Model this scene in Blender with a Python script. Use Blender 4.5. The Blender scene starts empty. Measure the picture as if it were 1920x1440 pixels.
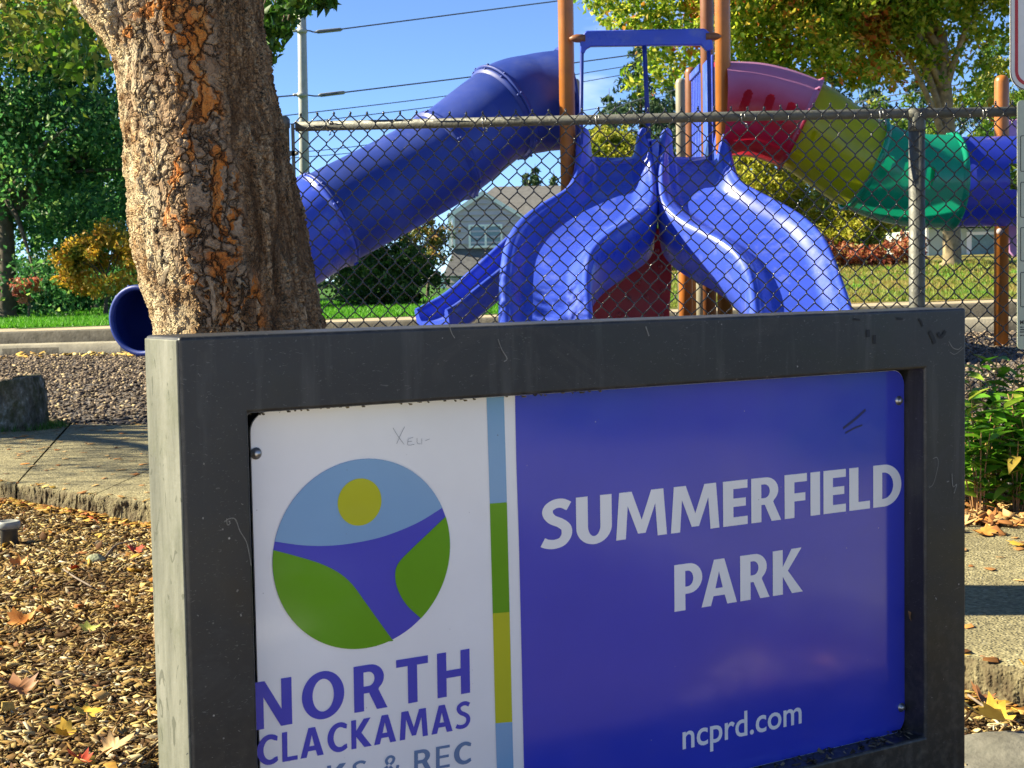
import bpy, bmesh, math, random
import numpy as np
from mathutils import Vector, Matrix, noise as mnoise
random.seed(7)
RNG = np.random.default_rng(11)
SC = bpy.context.scene
COL = SC.collection
R = math.radians
pi = math.pi

# ------------------------------------------------------------------ camera
FPX, CX, CY = 3000.0, 960.0, 720.0            # focal length and centre in photo pixels
EYE = Vector((0.0, 0.0, 1.10))
cam = bpy.data.cameras.new('camera'); cam_o = bpy.data.objects.new('camera', cam); COL.objects.link(cam_o)
cam.sensor_width = 36.0; cam.lens = 36.0 * FPX / 1920.0
cam.clip_start = 0.05; cam.clip_end = 3000
CAMROT = Matrix.Rotation(pi / 2 - math.atan(200.0 / FPX), 3, 'X') @ Matrix.Rotation(-0.018, 3, 'Z')
cam_o.matrix_world = Matrix.Translation(EYE) @ CAMROT.to_4x4()
cam.dof.use_dof = True; cam.dof.focus_distance = 3.6; cam.dof.aperture_fstop = 26.0
SC.camera = cam_o

# ------------------------------------------------------------------ light
SUN_AZ, SUN_EL = R(-84.0), R(33.0)            # azimuth from +Y towards +X
sdir = Vector((math.sin(SUN_AZ) * math.cos(SUN_EL), math.cos(SUN_AZ) * math.cos(SUN_EL), math.sin(SUN_EL)))
world = bpy.data.worlds.new('World'); SC.world = world; world.use_nodes = True
wn = world.node_tree.nodes; wl = world.node_tree.links
wn.clear()
sky = wn.new('ShaderNodeTexSky'); sky.sky_type = 'NISHITA'; sky.sun_disc = False
sky.sun_elevation = SUN_EL; sky.sun_rotation = SUN_AZ % (2 * pi)
sky.altitude = 6500; sky.air_density = 1.0; sky.dust_density = 0.0; sky.ozone_density = 4.5
bg = wn.new('ShaderNodeBackground'); bg.inputs[1].default_value = 0.050
wo = wn.new('ShaderNodeOutputWorld')
# thin wisps of cloud, anywhere in the sky
tc = wn.new('ShaderNodeTexCoord')
mp = wn.new('ShaderNodeMapping'); mp.inputs['Scale'].default_value = (7, 7, 26); mp.inputs['Location'].default_value = (1.3, 0.4, 0.2)
nz = wn.new('ShaderNodeTexNoise'); nz.inputs['Scale'].default_value = 1.0; nz.inputs['Detail'].default_value = 5
rp = wn.new('ShaderNodeValToRGB'); rp.color_ramp.elements[0].position = 0.60; rp.color_ramp.elements[1].position = 0.80
rp.color_ramp.elements[1].color = (0.55, 0.55, 0.55, 1)
mx = wn.new('ShaderNodeMix'); mx.data_type = 'RGBA'
mx.inputs['B'].default_value = (7.0, 7.2, 7.6, 1)
wl.new(tc.outputs['Generated'], mp.inputs[0]); wl.new(mp.outputs[0], nz.inputs['Vector'])
wl.new(nz.outputs['Fac'], rp.inputs[0]); wl.new(rp.outputs[0], mx.inputs['Factor'])
wl.new(sky.outputs[0], mx.inputs['A']); wl.new(mx.outputs['Result'], bg.inputs[0]); wl.new(bg.outputs[0], wo.inputs[0])

sun = bpy.data.lights.new('sun', 'SUN'); sun.energy = 3.3; sun.angle = R(0.53); sun.color = (1.0, 0.89, 0.64)
sun_o = bpy.data.objects.new('sun', sun); COL.objects.link(sun_o)
sun_o.rotation_euler = (-sdir).to_track_quat('-Z', 'Y').to_euler()
SC.view_settings.view_transform = 'Standard'; SC.view_settings.look = 'None'
SC.view_settings.gamma = 1.0; SC.view_settings.use_curve_mapping = False
SC.view_settings.exposure = 2.3
SC.render.engine = 'CYCLES'
SC.cycles.max_bounces = 8; SC.cycles.transparent_max_bounces = 8

# ------------------------------------------------------------------ helpers
def ray(u, v):
    d = CAMROT @ Vector(((u - CX) / FPX, -(v - CY) / FPX, -1.0))
    return d
def P(u, v, Y):                               # the place at distance Y that the photo shows at (u, v)
    d = ray(u, v); return EYE + d * (Y / d.y)
def PZ(u, v, z):
    d = ray(u, v); return EYE + d * ((z - EYE.z) / d.z)

def wloc(o):
    v = Vector((0, 0, 0))
    while o is not None:
        v += o.location; o = o.parent
    return v

def tag(o, label=None, cat=None, group=None, kind=None):
    if label: o['label'] = label
    if cat: o['category'] = cat
    if group: o['group'] = group
    if kind: o['kind'] = kind
    return o

def thing(name, loc, label=None, cat=None, group=None, kind=None):
    o = bpy.data.objects.new(name, None); COL.objects.link(o); o.location = loc
    o.empty_display_size = 0.1
    return tag(o, label, cat, group, kind)

def link_mesh(name, me, mat, parent=None, loc=None):
    o = bpy.data.objects.new(name, me); COL.objects.link(o)
    if mat is not None and not me.materials: me.materials.append(mat)
    if parent is not None: o.parent = parent
    if loc is not None: o.location = loc
    return o

def np_mesh(name, verts, faces, mat=None, parent=None, smooth=False, local=False):
    """verts (n,3) world, faces (m,k) -> one mesh object"""
    verts = np.asarray(verts, dtype=np.float32)
    if not local:
        off = wloc(parent) if parent is not None else Vector((0, 0, 0))
        verts = verts - np.array(off, dtype=np.float32)
    faces = np.asarray(faces, dtype=np.int32)
    me = bpy.data.meshes.new(name)
    m, k = faces.shape
    me.vertices.add(len(verts)); me.vertices.foreach_set('co', verts.ravel())
    me.loops.add(m * k); me.loops.foreach_set('vertex_index', faces.ravel())
    me.polygons.add(m); me.polygons.foreach_set('loop_start', np.arange(0, m * k, k, dtype=np.int32))
    me.polygons.foreach_set('loop_total', np.full(m, k, dtype=np.int32))
    if smooth: me.polygons.foreach_set('use_smooth', np.ones(m, dtype=bool))
    me.update(calc_edges=True)
    return link_mesh(name, me, mat, parent)

class MB:
    """collects shapes, links them as ONE mesh object"""
    def __init__(s): s.v = []; s.f = []; s.sm = []
    def add(s, vs, fs, smooth=False):
        b = len(s.v); s.v += [Vector(v) for v in vs]
        for f in fs: s.f.append([b + i for i in f]); s.sm.append(smooth)
        return s
    def box(s, lo, hi, M=None):
        x0, y0, z0 = lo; x1, y1, z1 = hi
        vs = [Vector(p) for p in ((x0,y0,z0),(x1,y0,z0),(x1,y1,z0),(x0,y1,z0),(x0,y0,z1),(x1,y0,z1),(x1,y1,z1),(x0,y1,z1))]
        if M is not None: vs = [M @ v for v in vs]
        return s.add(vs, [(0,3,2,1),(4,5,6,7),(0,1,5,4),(1,2,6,5),(2,3,7,6),(3,0,4,7)])
    def prism(s, pts, off):                    # polygon (3d points) pushed by off
        n = len(pts); a = [Vector(p) for p in pts]; off = Vector(off)
        return s.add(a + [p + off for p in a], [tuple(range(n))[::-1], tuple(range(n, 2*n))] + [(i, (i+1) % n, n + (i+1) % n, n + i) for i in range(n)])
    def tube(s, pts, r, n=8, cap=True, smooth=True):
        pts = [Vector(p) for p in pts]; m = len(pts)
        rr = r if hasattr(r, '__len__') else [r] * m
        vs = []; prev = None
        for i, p in enumerate(pts):
            t = (pts[min(i+1, m-1)] - pts[max(i-1, 0)])
            t = t.normalized() if t.length > 1e-9 else Vector((0,0,1))
            if prev is None:
                a = Vector((0,0,1)) if abs(t.z) < .9 else Vector((1,0,0))
                x = t.cross(a).normalized()
            else:
                x = (prev - t * prev.dot(t)).normalized()
            prev = x; y = t.cross(x)
            for k in range(n):
                a = 2*pi*k/n; vs.append(p + (x*math.cos(a) + y*math.sin(a)) * rr[i])
        fs = [(i*n+k, i*n+(k+1) % n, (i+1)*n+(k+1) % n, (i+1)*n+k) for i in range(m-1) for k in range(n)]
        if cap: fs += [tuple(range(n))[::-1], tuple((m-1)*n + k for k in range(n))]
        return s.add(vs, fs, smooth)
    def lathe(s, base, prof, n=16, axis=None, smooth=True):   # prof = [(r, h)...] along axis from base
        base = Vector(base); ax = Vector((0,0,1) if axis is None else axis).normalized()
        pts = [base + ax*h for r, h in prof]
        a = Vector((0,0,1)) if abs(ax.z) < .9 else Vector((1,0,0))
        x = ax.cross(a).normalized(); y = ax.cross(x)
        vs = []; m = len(prof)
        for (r, h), p in zip(prof, pts):
            for k in range(n):
                t = 2*pi*k/n; vs.append(p + (x*math.cos(t) + y*math.sin(t)) * max(r, 1e-4))
        fs = [(i*n+k, i*n+(k+1) % n, (i+1)*n+(k+1) % n, (i+1)*n+k) for i in range(m-1) for k in range(n)]
        fs += [tuple(range(n))[::-1], tuple((m-1)*n + k for k in range(n))]
        return s.add(vs, fs, smooth)
    def build(s, name, mat, parent=None, bevel=0, seg=2, smooth_all=False):
        off = wloc(parent) if parent is not None else Vector((0,0,0))
        me = bpy.data.meshes.new(name)
        me.from_pydata([tuple(v - off) for v in s.v], [], s.f)
        for p, sm in zip(me.polygons, s.sm): p.use_smooth = sm or smooth_all
        bm = bmesh.new(); bm.from_mesh(me); bmesh.ops.recalc_face_normals(bm, faces=bm.faces); bm.to_mesh(me); bm.free()
        o = link_mesh(name, me, mat, parent)
        if bevel:
            md = o.modifiers.new('bevel', 'BEVEL'); md.width = bevel; md.segments = seg; md.limit_method = 'ANGLE'; md.angle_limit = R(40)
            for p in me.polygons: p.use_smooth = True
            md2 = o.modifiers.new('wn', 'WEIGHTED_NORMAL')
        return o

def catmull(pts, n):
    """smooth curve through the points (any dimension)"""
    A = np.array([list(p) for p in pts], dtype=float); m = len(A); out = []
    A = np.vstack([2*A[0]-A[1], A, 2*A[-1]-A[-2]])
    for i in range(1, m):
        p0, p1, p2, p3 = A[i-1], A[i], A[i+1], A[i+2]
        for k in range(n):
            t = k/n
            out.append(.5*((2*p1)+(-p0+p2)*t+(2*p0-5*p1+4*p2-p3)*t*t+(-p0+3*p1-3*p2+p3)*t**3))
    out.append(A[m]); return np.array(out)

def smooth01(x, a, b):
    t = np.clip((x-a)/(b-a), 0, 1); return t*t*(3-2*t)

# ------------------------------------------------------------------ materials
class NT:
    def __init__(s, name):
        s.m = bpy.data.materials.new(name); s.m.use_nodes = True
        s.n = s.m.node_tree.nodes; s.l = s.m.node_tree.links; s.n.clear()
        s.out = s.n.new('ShaderNodeOutputMaterial'); s.b = s.n.new('ShaderNodeBsdfPrincipled')
        s.l.new(s.b.outputs[0], s.out.inputs[0]); s._obj = None
    def co(s, scale=(1,1,1), kind='Object'):
        t = s.n.new('ShaderNodeTexCoord'); mp = s.n.new('ShaderNodeMapping'); mp.inputs['Scale'].default_value = scale
        s.l.new(t.outputs[kind], mp.inputs[0]); return mp.outputs[0]
    def noise(s, co, scale, detail=4, rough=.55, dist=0):
        n = s.n.new('ShaderNodeTexNoise'); n.inputs['Scale'].default_value = scale; n.inputs['Detail'].default_value = detail
        n.inputs['Roughness'].default_value = rough; n.inputs['Distortion'].default_value = dist
        s.l.new(co, n.inputs['Vector']); return n
    def voro(s, co, scale, feature='F1', rnd=1.0):
        n = s.n.new('ShaderNodeTexVoronoi'); n.feature = feature; n.inputs['Scale'].default_value = scale
        n.inputs['Randomness'].default_value = rnd; s.l.new(co, n.inputs['Vector']); return n
    def ramp(s, fac, stops, interp='LINEAR'):
        r = s.n.new('ShaderNodeValToRGB'); cr = r.color_ramp; cr.interpolation = interp
        while len(cr.elements) > 1: cr.elements.remove(cr.elements[-1])
        for i, (p, c) in enumerate(stops):
            e = cr.elements[0] if i == 0 else cr.elements.new(p)
            e.position = p; e.color = (c[0], c[1], c[2], 1) if hasattr(c, '__len__') else (c, c, c, 1)
        s.l.new(fac, r.inputs[0]); return r.outputs[0]
    def mix(s, fac, a, b, mode='MIX'):
        n = s.n.new('ShaderNodeMix'); n.data_type = 'RGBA'; n.blend_type = mode
        for k, x in (('Factor', fac), ('A', a), ('B', b)):
            i = n.inputs[k] if k != 'Factor' else n.inputs[0]
            if hasattr(x, 'is_linked'): s.l.new(x, i)
            else: i.default_value = x if not hasattr(x, '__len__') else (x[0], x[1], x[2], 1)
        return n.outputs['Result']
    def math(s, op, a, b=0.0, c=None):
        n = s.n.new('ShaderNodeMath'); n.operation = op
        for i, x in enumerate((a, b) if c is None else (a, b, c)):
            if hasattr(x, 'is_linked'): s.l.new(x, n.inputs[i])
            else: n.inputs[i].default_value = x
        return n.outputs[0]
    def bump(s, h, strength=.4, dist=.01):
        n = s.n.new('ShaderNodeBump'); n.inputs['Strength'].default_value = strength; n.inputs['Distance'].default_value = dist
        s.l.new(h, n.inputs['Height']); s.l.new(n.outputs[0], s.b.inputs['Normal']); return n
    def set(s, **k):
        for key, x in k.items():
            i = s.b.inputs[{'col':'Base Color','rough':'Roughness','metal':'Metallic','spec':'Specular IOR Level','coat':'Coat Weight','coatr':'Coat Roughness'}[key]]
            if hasattr(x, 'is_linked'): s.l.new(x, i)
            else: i.default_value = x if not hasattr(x, '__len__') else (x[0], x[1], x[2], 1)
        return s

def plain(name, col, rough=.5, var=.15, scale=6, bump=.0, bscale=60, metal=0, spec=.5, dirt=None, dscale=3, coat=0, kind='Object'):
    t = NT(name); co = t.co(kind=kind)
    n = t.noise(co, scale, 5)
    a = [max(0, c*(1-var)) for c in col]; b = [min(1, c*(1+var)) for c in col]
    c = t.ramp(n.outputs['Fac'], [(.3, a), (.7, b)])
    if dirt:
        d = t.noise(co, dscale, 8, .7)
        c = t.mix(t.ramp(d.outputs['Fac'], [(.52, 0), (.68, .75)]), c, dirt)
    t.set(col=c, metal=metal, spec=spec, coat=coat)
    rn = t.noise(co, scale*3, 4)
    t.set(rough=t.ramp(rn.outputs['Fac'], [(.3, max(.02, rough*.8)), (.7, min(1, rough*1.2))]))
    if bump:
        bn = t.noise(co, bscale, 4); t.bump(bn.outputs['Fac'], bump, .01)
    return t.m

def leaf_mat(name, stops, clump=None, cscale=.6, trans=.35, rough=.5, thr=(.50, .62)):
    """colour by leaf (random per island) and by clump (noise in space)"""
    t = NT(name); g = t.n.new('ShaderNodeNewGeometry')
    c = t.ramp(g.outputs['Random Per Island'], stops)
    if clump:
        n = t.noise(t.co(), cscale, 3)
        f = t.ramp(n.outputs['Fac'], [(thr[0], 0), (thr[1], 1)])
        c2 = t.ramp(g.outputs['Random Per Island'], clump)
        c = t.mix(f, c, c2)
    t.set(col=c, rough=rough, spec=.35)
    tr = t.n.new('ShaderNodeBsdfTranslucent'); t.l.new(c, tr.inputs[0])
    mxs = t.n.new('ShaderNodeMixShader'); mxs.inputs[0].default_value = trans
    t.l.new(t.b.outputs[0], mxs.inputs[1]); t.l.new(tr.outputs[0], mxs.inputs[2]); t.l.new(mxs.outputs[0], t.out.inputs[0])
    return t.m

def island_mat(name, stops, rough=.8, fine=None, damp=None):
    t = NT(name); g = t.n.new('ShaderNodeNewGeometry')
    c = t.ramp(g.outputs['Random Per Island'], stops)
    if damp:                                          # damp, trodden patches
        dn = t.noise(t.co(), 2.3, 4, .6); c = t.mix(t.ramp(dn.outputs['Fac'], [(.50, 0), (.64, .65)]), c, damp)
    if fine:
        n = t.noise(t.co(), fine, 4); c = t.mix(.6, c, t.ramp(n.outputs['Fac'], [(.3, .35), (.7, 1.0)]), 'MULTIPLY')
    t.set(col=c, rough=rough, spec=.12); return t.m

M = {}
def shell_plastic(name, col, rough, dirt, trans=.40, dscale=2, fade_glare=None):
    t = NT(name); co = t.co(); n = t.noise(co, 1.8, 5); d = t.noise(co, dscale, 8, .7)
    c = t.ramp(n.outputs['Fac'], [(.3, [x*.88 for x in col]), (.7, [min(1, x*1.12) for x in col])])
    c = t.mix(t.ramp(d.outputs['Fac'], [(.50, 0), (.70, .7)]), c, dirt)
    if fade_glare:                                          # upper side: fading plus sky glare painted as colour
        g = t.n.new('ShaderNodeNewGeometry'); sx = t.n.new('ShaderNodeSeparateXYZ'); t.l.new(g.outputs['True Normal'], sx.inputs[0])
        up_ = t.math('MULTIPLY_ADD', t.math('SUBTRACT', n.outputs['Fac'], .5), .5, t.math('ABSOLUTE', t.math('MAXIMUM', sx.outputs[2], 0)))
        c = t.mix(t.ramp(up_, [(.02, 0), (.60, .88)]), c, fade_glare)
    t.set(col=c, rough=rough, spec=.6)
    tr = t.n.new('ShaderNodeBsdfTranslucent'); t.l.new(c, tr.inputs[0]); ms = t.n.new('ShaderNodeMixShader'); ms.inputs[0].default_value = trans
    t.l.new(t.b.outputs[0], ms.inputs[1]); t.l.new(tr.outputs[0], ms.inputs[2]); t.l.new(ms.outputs[0], t.out.inputs[0]); return t.m
M['plastic_blue'] = plain('blue_plastic', (.040, .080, .52), .30, .16, 2.0, dirt=(.13, .17, .50), dscale=5, spec=.5)
M['plastic_navy'] = plain('deep_blue_plastic', (.018, .042, .25), .5, .18, 2.0, dirt=(.05, .075, .26), dscale=2, spec=.4)  # tube slide's shade put into this darker blue; grab bars share it
M['plastic_pink'] = shell_plastic('faded_red_plastic', (.52, .018, .045), .25, (.50, .05, .10), trans=.42, fade_glare=(.62, .30, .52))
M['plastic_yellow'] = shell_plastic('yellow_green_plastic', (.44, .47, .008), .22, (.34, .37, .02))
M['plastic_green'] = shell_plastic('teal_green_plastic', (.008, .36, .20), .22, (.03, .36, .24))
M['shell_blue'] = shell_plastic('blue_tunnel_plastic', (.035, .060, .52), .24, (.09, .12, .45))
M['plastic_red'] = plain('dark_red_plastic', (.34, .004, .008), .35, .2, 3.0)
M['plastic_lilac'] = plain('lilac_plastic', (.42, .22, .45), .35, .15, 3.0)
M['plastic_grey'] = plain('grip_grey', (.35, .30, .30), .5)
M['orange_post'] = plain('orange_brown_paint', (.40, .135, .020), .38, .15, 3.0, bump=.05, bscale=30, dirt=(.28, .10, .03), dscale=4)
M['brown_post'] = plain('brown_paint', (.20, .075, .025), .42, .15, 3.0)
M['tan_post'] = plain('tan_paint', (.26, .24, .17), .5, .15, 3.0)
M['deck'] = plain('coated_deck', (.12, .05, .03), .6)
M['galv'] = plain('galvanised_steel', (.115, .118, .108), .58, .3, 14, bump=.25, bscale=90, metal=.25, dirt=(.10, .105, .07), dscale=16)
M['wire'] = plain('weathered_wire', (.016, .016, .017), .28, .3, 40, metal=.0, spec=.8)
M['bolt'] = plain('zinc_bolt', (.45, .45, .45), .38, .3, 60, metal=.9)
M['concrete_dark'] = plain('weathered_kerb', (.085, .077, .06), .9, .3, 5, bump=.6, bscale=30, dirt=(.028, .030, .02), dscale=4)
M['concrete_ledge'] = plain('kerb_top', (.30, .275, .21), .9, .2, 5, bump=.4, bscale=40, dirt=(.16, .15, .11), dscale=3)
M['sidewalk'] = plain('sidewalk_concrete', (.36, .30, .20), .9, .2, 3, bump=.3, bscale=50)
M['black'] = plain('flat_black', (.012, .012, .012), .7, .4, 12, dirt=(.05, .05, .045), dscale=30)

# ------------------------------------------------------------------ ground
def yk(x): return 19.4 - .243 * x                                  # line of the kerb behind the play area
def zk(x): return .30 + .0175 * x
def zplay(x, y):
    x = np.asarray(x, dtype=float); y = np.asarray(y, dtype=float)
    zt = .30 + .0175 * np.clip(x, -14, 9)
    fl = smooth01(y, 10.6, 14.5); fr = smooth01(y, 7.05, 8.6)
    w = smooth01(x, -1.6, -.6)
    f = fl * (1-w) + fr * w
    return .085 + (zt-.085) * f + .012*np.sin(x*2.3+y*1.7)*f
def zlawn(x, y):
    q = np.clip(y - (yk(x) + 1.9), 0, None)
    sl = .004 + .036 * smooth01(x, -1.5, 5.0)
    return zk(np.clip(x, -14, 9)) + .325 + sl * (22 * (1-np.exp(-q/22)))*1.15 + .02*np.sin(x*.9)*np.sin(y*.7)*np.clip(q, 0, 1)

def grid_sheet(name, xs, ys, fz, mat, keep=None):
    X, Y = np.meshgrid(xs, ys); Z = fz(X, Y); nx, ny = len(xs), len(ys)
    V = np.stack([X, Y, Z], -1).reshape(-1, 3)
    i = np.arange(ny-1)[:, None]*nx + np.arange(nx-1)[None]
    F = np.stack([i, i+1, i+nx+1, i+nx], -1).reshape(-1, 4)
    if keep is not None:
        c = V[F].mean(1); F = F[keep(c[:, 0], c[:, 1])]
    return np_mesh(name, V, F, mat, smooth=True)

# soil with chips
t = NT('bark_soil'); co = t.co()
n1 = t.noise(co, 55, 6, .7); n2 = t.noise(co, 1.3, 3)
c = t.ramp(n1.outputs['Fac'], [(.30, (.045, .028, .014)), (.5, (.12, .075, .035)), (.72, (.25, .17, .085))])
c = t.mix(t.ramp(n2.outputs['Fac'], [(.4, 0), (.65, .5)]), c, (.07, .05, .025))
t.set(col=c, rough=.95, spec=.2); t.bump(n1.outputs['Fac'], .8, .02); M['soil'] = t.m
g = grid_sheet('ground', np.concatenate([np.linspace(-900, -8, 12), np.linspace(-7, 7, 113), np.linspace(8, 900, 12)]),
               np.concatenate([np.linspace(-900, -3, 10), np.linspace(-2, 9, 89), np.linspace(10, 1500, 14)]),
               lambda X, Y: np.where((abs(X) < 7) & (Y > -2) & (Y < 9), .018*np.sin(X*2.1+1)*np.sin(Y*1.9) + .010*np.sin(X*7.3)*np.sin(Y*6.1+2), 0.0), M['soil'])
tag(g, kind='structure')

# exposed aggregate path: slabs divided by joints
t = NT('exposed_aggregate'); co = t.co()
v1 = t.voro(co, 95); v2 = t.voro(co, 46); n1 = t.noise(co, 2.2, 5, .65)
c = t.mix(.35, t.ramp(v1.outputs['Color'], [(.1, (.10, .09, .05)), (.45, (.25, .22, .115)), (.8, (.37, .33, .185)), (.97, (.50, .46, .31))]), t.ramp(v2.outputs['Color'], [(.2, (.09, .08, .045)), (.8, (.30, .265, .15))]))
c = t.mix(t.ramp(n1.outputs['Fac'], [(.45, 0), (.70, .7)]), c, (.12, .105, .06))
st_ = t.noise(co, .9, 7, .72); c = t.mix(t.ramp(st_.outputs['Fac'], [(.54, 0), (.66, .6)]), c, (.08, .075, .045))
sz_ = t.n.new('ShaderNodeSeparateXYZ'); t.l.new(co, sz_.inputs[0])
low_brown = t.math('MULTIPLY', t.ramp(sz_.outputs[2], [(.03, 1), (.102, .75), (.1048, 0)]), t.ramp(t.noise(co, 16, 5, .7).outputs['Fac'], [(.35, .35), (.6, 1)]))
c = t.mix(low_brown, c, (.055, .038, .02))  # browner and darker down the slab side
h = t.ramp(v1.outputs['Distance'], [(.0, 1), (.55, 0)])
t.set(col=c, rough=.92, spec=.25); t.bump(h, .75, .006); M['aggregate'] = t.m

near_edge = [(-12.5, 17.0), (-9.5, 14.4), (-6.2, 11.3), (-4.2, 9.45), (-2.62, 8.10), (-2.1, 7.62), (-1.67, 7.24), (-.9, 6.42), (0.1, 5.28), (.75, 4.52), (1.20, 3.98), (1.55, 3.60), (2.3, 2.75), (3.3, 1.6), (4.8, -.1), (7.0, -2.5), (9.5, -5.3)]
far_edge = [(-17.0, 20.5), (-11.0, 16.2), (-7.4, 13.9), (-5.2, 12.9), (-3.4, 11.7), (-2.1, 11.2), (-1.35, 9.9), (-1.05, 6.95), (0.2, 6.60), (1.2, 6.32), (2.0, 6.10), (2.7, 5.55), (3.9, 4.5), (5.6, 2.9), (7.4, 1.2), (9.6, -1.0), (12.0, -3.6)]
path = thing('path', (0, 0, 0), kind='structure')
ZP = .105
ne = catmull(near_edge, 8); fe = catmull(far_edge, 8)
def pol_at(poly, s): return poly[int(round(s*(len(poly)-1)))]
def near_y0(x): return np.interp(x, ne[np.argsort(ne[:, 0]), 0], ne[np.argsort(ne[:, 0]), 1])
slab_cuts = [0, .10, .20, .262, .335, .44, .56, .68, .80, .90, 1.0]
for k in range(len(slab_cuts)-1):
    i0 = int(slab_cuts[k]*(len(ne)-1)); i1 = int(slab_cuts[k+1]*(len(ne)-1))
    A = ne[i0:i1+1].copy(); B = fe[i0:i1+1].copy()
    # joint gap
    A[0] += (A[1]-A[0])*.05; B[0] += (B[1]-B[0])*.05; A[-1] -= (A[-1]-A[-2])*.05; B[-1] -= (B[-1]-B[-2])*.05
    # dense ragged near edge: coarse aggregate breaking out of the side
    na = catmull([(p[0], p[1]) for p in A], 22) if i1 - i0 > 1 else A
    nb = catmull([(p[0], p[1]) for p in B], 22) if i1 - i0 > 1 else B
    J = 14; V = []; m = len(na); ER = 8
    for i in range(m):
        a, b = na[i], nb[i]; dirv = (b-a)/np.linalg.norm(b-a)
        for e in range(ER):
            f = e/(ER-1); z = -.03+(ZP+.018)*f
            q = Vector((a[0]*9, a[1]*9, z*9)); q2 = Vector((a[0]*38, a[1]*38, z*38))
            o_ = -.045*(1-f)**1.6+.020*mnoise.noise(q)+.015*mnoise.noise(q2)+.011*mnoise.noise(q2*2.3)+.018*mnoise.noise(Vector((a[0]*2.3, a[1]*2.3, 0)))
            V.append((*(a+dirv*o_), z))
        for j in range(J):
            f = j/(J-1); p = a*(1-f)+b*f
            if j == 0: p = a+dirv*(.022+.018*mnoise.noise(Vector((a[0]*2.3, a[1]*2.3, 0)))+.016*mnoise.noise(Vector((a[0]*30, a[1]*30, 3))))
            V.append((*p, ZP))
        V.append((*(b), -.03))
    W = J+ER+1
    F = [(i*W+j, (i+1)*W+j, (i+1)*W+j+1, i*W+j+1) for i in range(m-1) for j in range(W-1)]
    o = np_mesh('slab', V, np.array(F)[:, ::-1], M['aggregate'], path, smooth=False)
M['lot'] = plain('pale_concrete_lot', (.60, .57, .51), .9, .12, 1.2, bump=.2, bscale=40)  # unseen pale ground behind the camera, added to bounce sunlight as fill
g = grid_sheet('parking_lot', np.linspace(-30, 40, 36), np.linspace(-45, .9, 24), lambda X, Y: X*0+.045, M['lot'], lambda x, y: (y < near_y0(x)-2.5)); tag(g, kind='structure')
# playground surface: grey wood and rubber chips
t = NT('play_chips'); co = t.co()
v1 = t.voro(co, 34); n1 = t.noise(co, 60, 5, .7)
c = t.mix(.4, t.ramp(v1.outputs['Color'], [(.1, (.05, .043, .038)), (.5, (.125, .11, .10)), (.9, (.25, .22, .20))]), t.ramp(n1.outputs['Fac'], [(.35, (.035, .030, .027)), (.7, (.21, .18, .16))]))
t.set(col=c, rough=.95, spec=.2); t.bump(v1.outputs['Distance'], .9, .03); M['chips'] = t.m
fe_x = fe[:, 0]; fe_y = fe[:, 1]; so = np.argsort(fe_x)
def far_y(x): return np.interp(x, fe_x[so], fe_y[so])
def play_in(x, y): return (y < yk(x)-.0) & (y > np.where(x < 2.2, far_y(x)-.12, 6.0)) & ((x < -1.05) | (y > 7.02))
g = grid_sheet('playground_surface', np.linspace(-17, 14, 249), np.linspace(6.5, 24, 141), lambda X, Y: zplay(X, Y)+.004, M['chips'], play_in)
tag(g, kind='structure')
# planting strip in front of the fence
g = grid_sheet('planting_bed', np.linspace(-1.05, 6, 60), np.linspace(4.0, 7.6, 31),
               lambda X, Y: .09 + .02*np.sin(X*5)*np.sin(Y*7), M['soil'], lambda x, y: (y > far_y(x)-.03) & (y < 7.1))
tag(g, kind='structure')

# kerbs, sidewalk, lawn behind the play area
def strip(name, o0, o1, z0, z1, mat, xs=np.linspace(-32, 30, 125), kind='structure', rough=.0):
    """a solid strip that follows the kerb line between two offsets"""
    mb = MB(); prev = None; V = []
    for x in xs:
        zb = zk(min(max(x, -14), 9)); j = random.uniform(-rough, rough)
        V += [(x, yk(x)+o0+j, zb-.15), (x, yk(x)+o0+j, zb+z0), (x, yk(x)+o1, zb+z1), (x, yk(x)+o1, zb-.15)]
    n = len(xs)
    F = [(4*i+k, 4*i+4+k, 4*i+4+(k+1) % 4, 4*i+(k+1) % 4) for i in range(n-1) for k in range(4)]
    F += [(0, 1, 2, 3), (4*n-1, 4*n-2, 4*n-3, 4*n-4)]
    o = np_mesh(name, V, F, mat); tag(o, kind=kind)
    md = o.modifiers.new('b', 'BEVEL'); md.width = .015; md.limit_method = 'ANGLE'
    return o
strip('lower_kerb', 0, .34, .115, .120, M['concrete_dark'], rough=.012)
strip('kerb_ledge', .0, .34, .150, .152, M['concrete_ledge'], rough=.008)
strip('upper_kerb', .342, .60, .305, .31, M['concrete_dark'], rough=.012)
strip('sidewalk', .603, 1.95, .312, .322, M['sidewalk'])
t = NT('lawn_turf'); co = t.co()
n1 = t.noise(co, 1.1, 5, .6); n2 = t.noise(co, 30, 5, .7)
gx = t.n.new('ShaderNodeSeparateXYZ'); t.l.new(co, gx.inputs[0])
dry = t.math('MULTIPLY', t.ramp(n1.outputs['Fac'], [(.34, 0), (.54, 1)]), t.ramp(t.math('MULTIPLY_ADD', gx.outputs[0], .1, .1), [(.1, 0), (.42, .95)]))
c = t.ramp(n2.outputs['Fac'], [(.3, (.028, .085, .010)), (.7, (.075, .19, .022))])
c = t.mix(dry, c, t.ramp(n2.outputs['Fac'], [(.3, (.16, .12, .03)), (.7, (.34, .25, .08))]))
t.set(col=c, rough=.9, spec=.2); t.bump(n2.outputs['Fac'], .8, .05); M['lawn'] = t.m
g = grid_sheet('lawn', np.linspace(-130, 130, 261), np.concatenate([np.linspace(14, 60, 93), np.linspace(62, 400, 30)]), zlawn, M['lawn'], lambda x, y: y > yk(x)+1.55)
tag(g, kind='structure')
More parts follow.
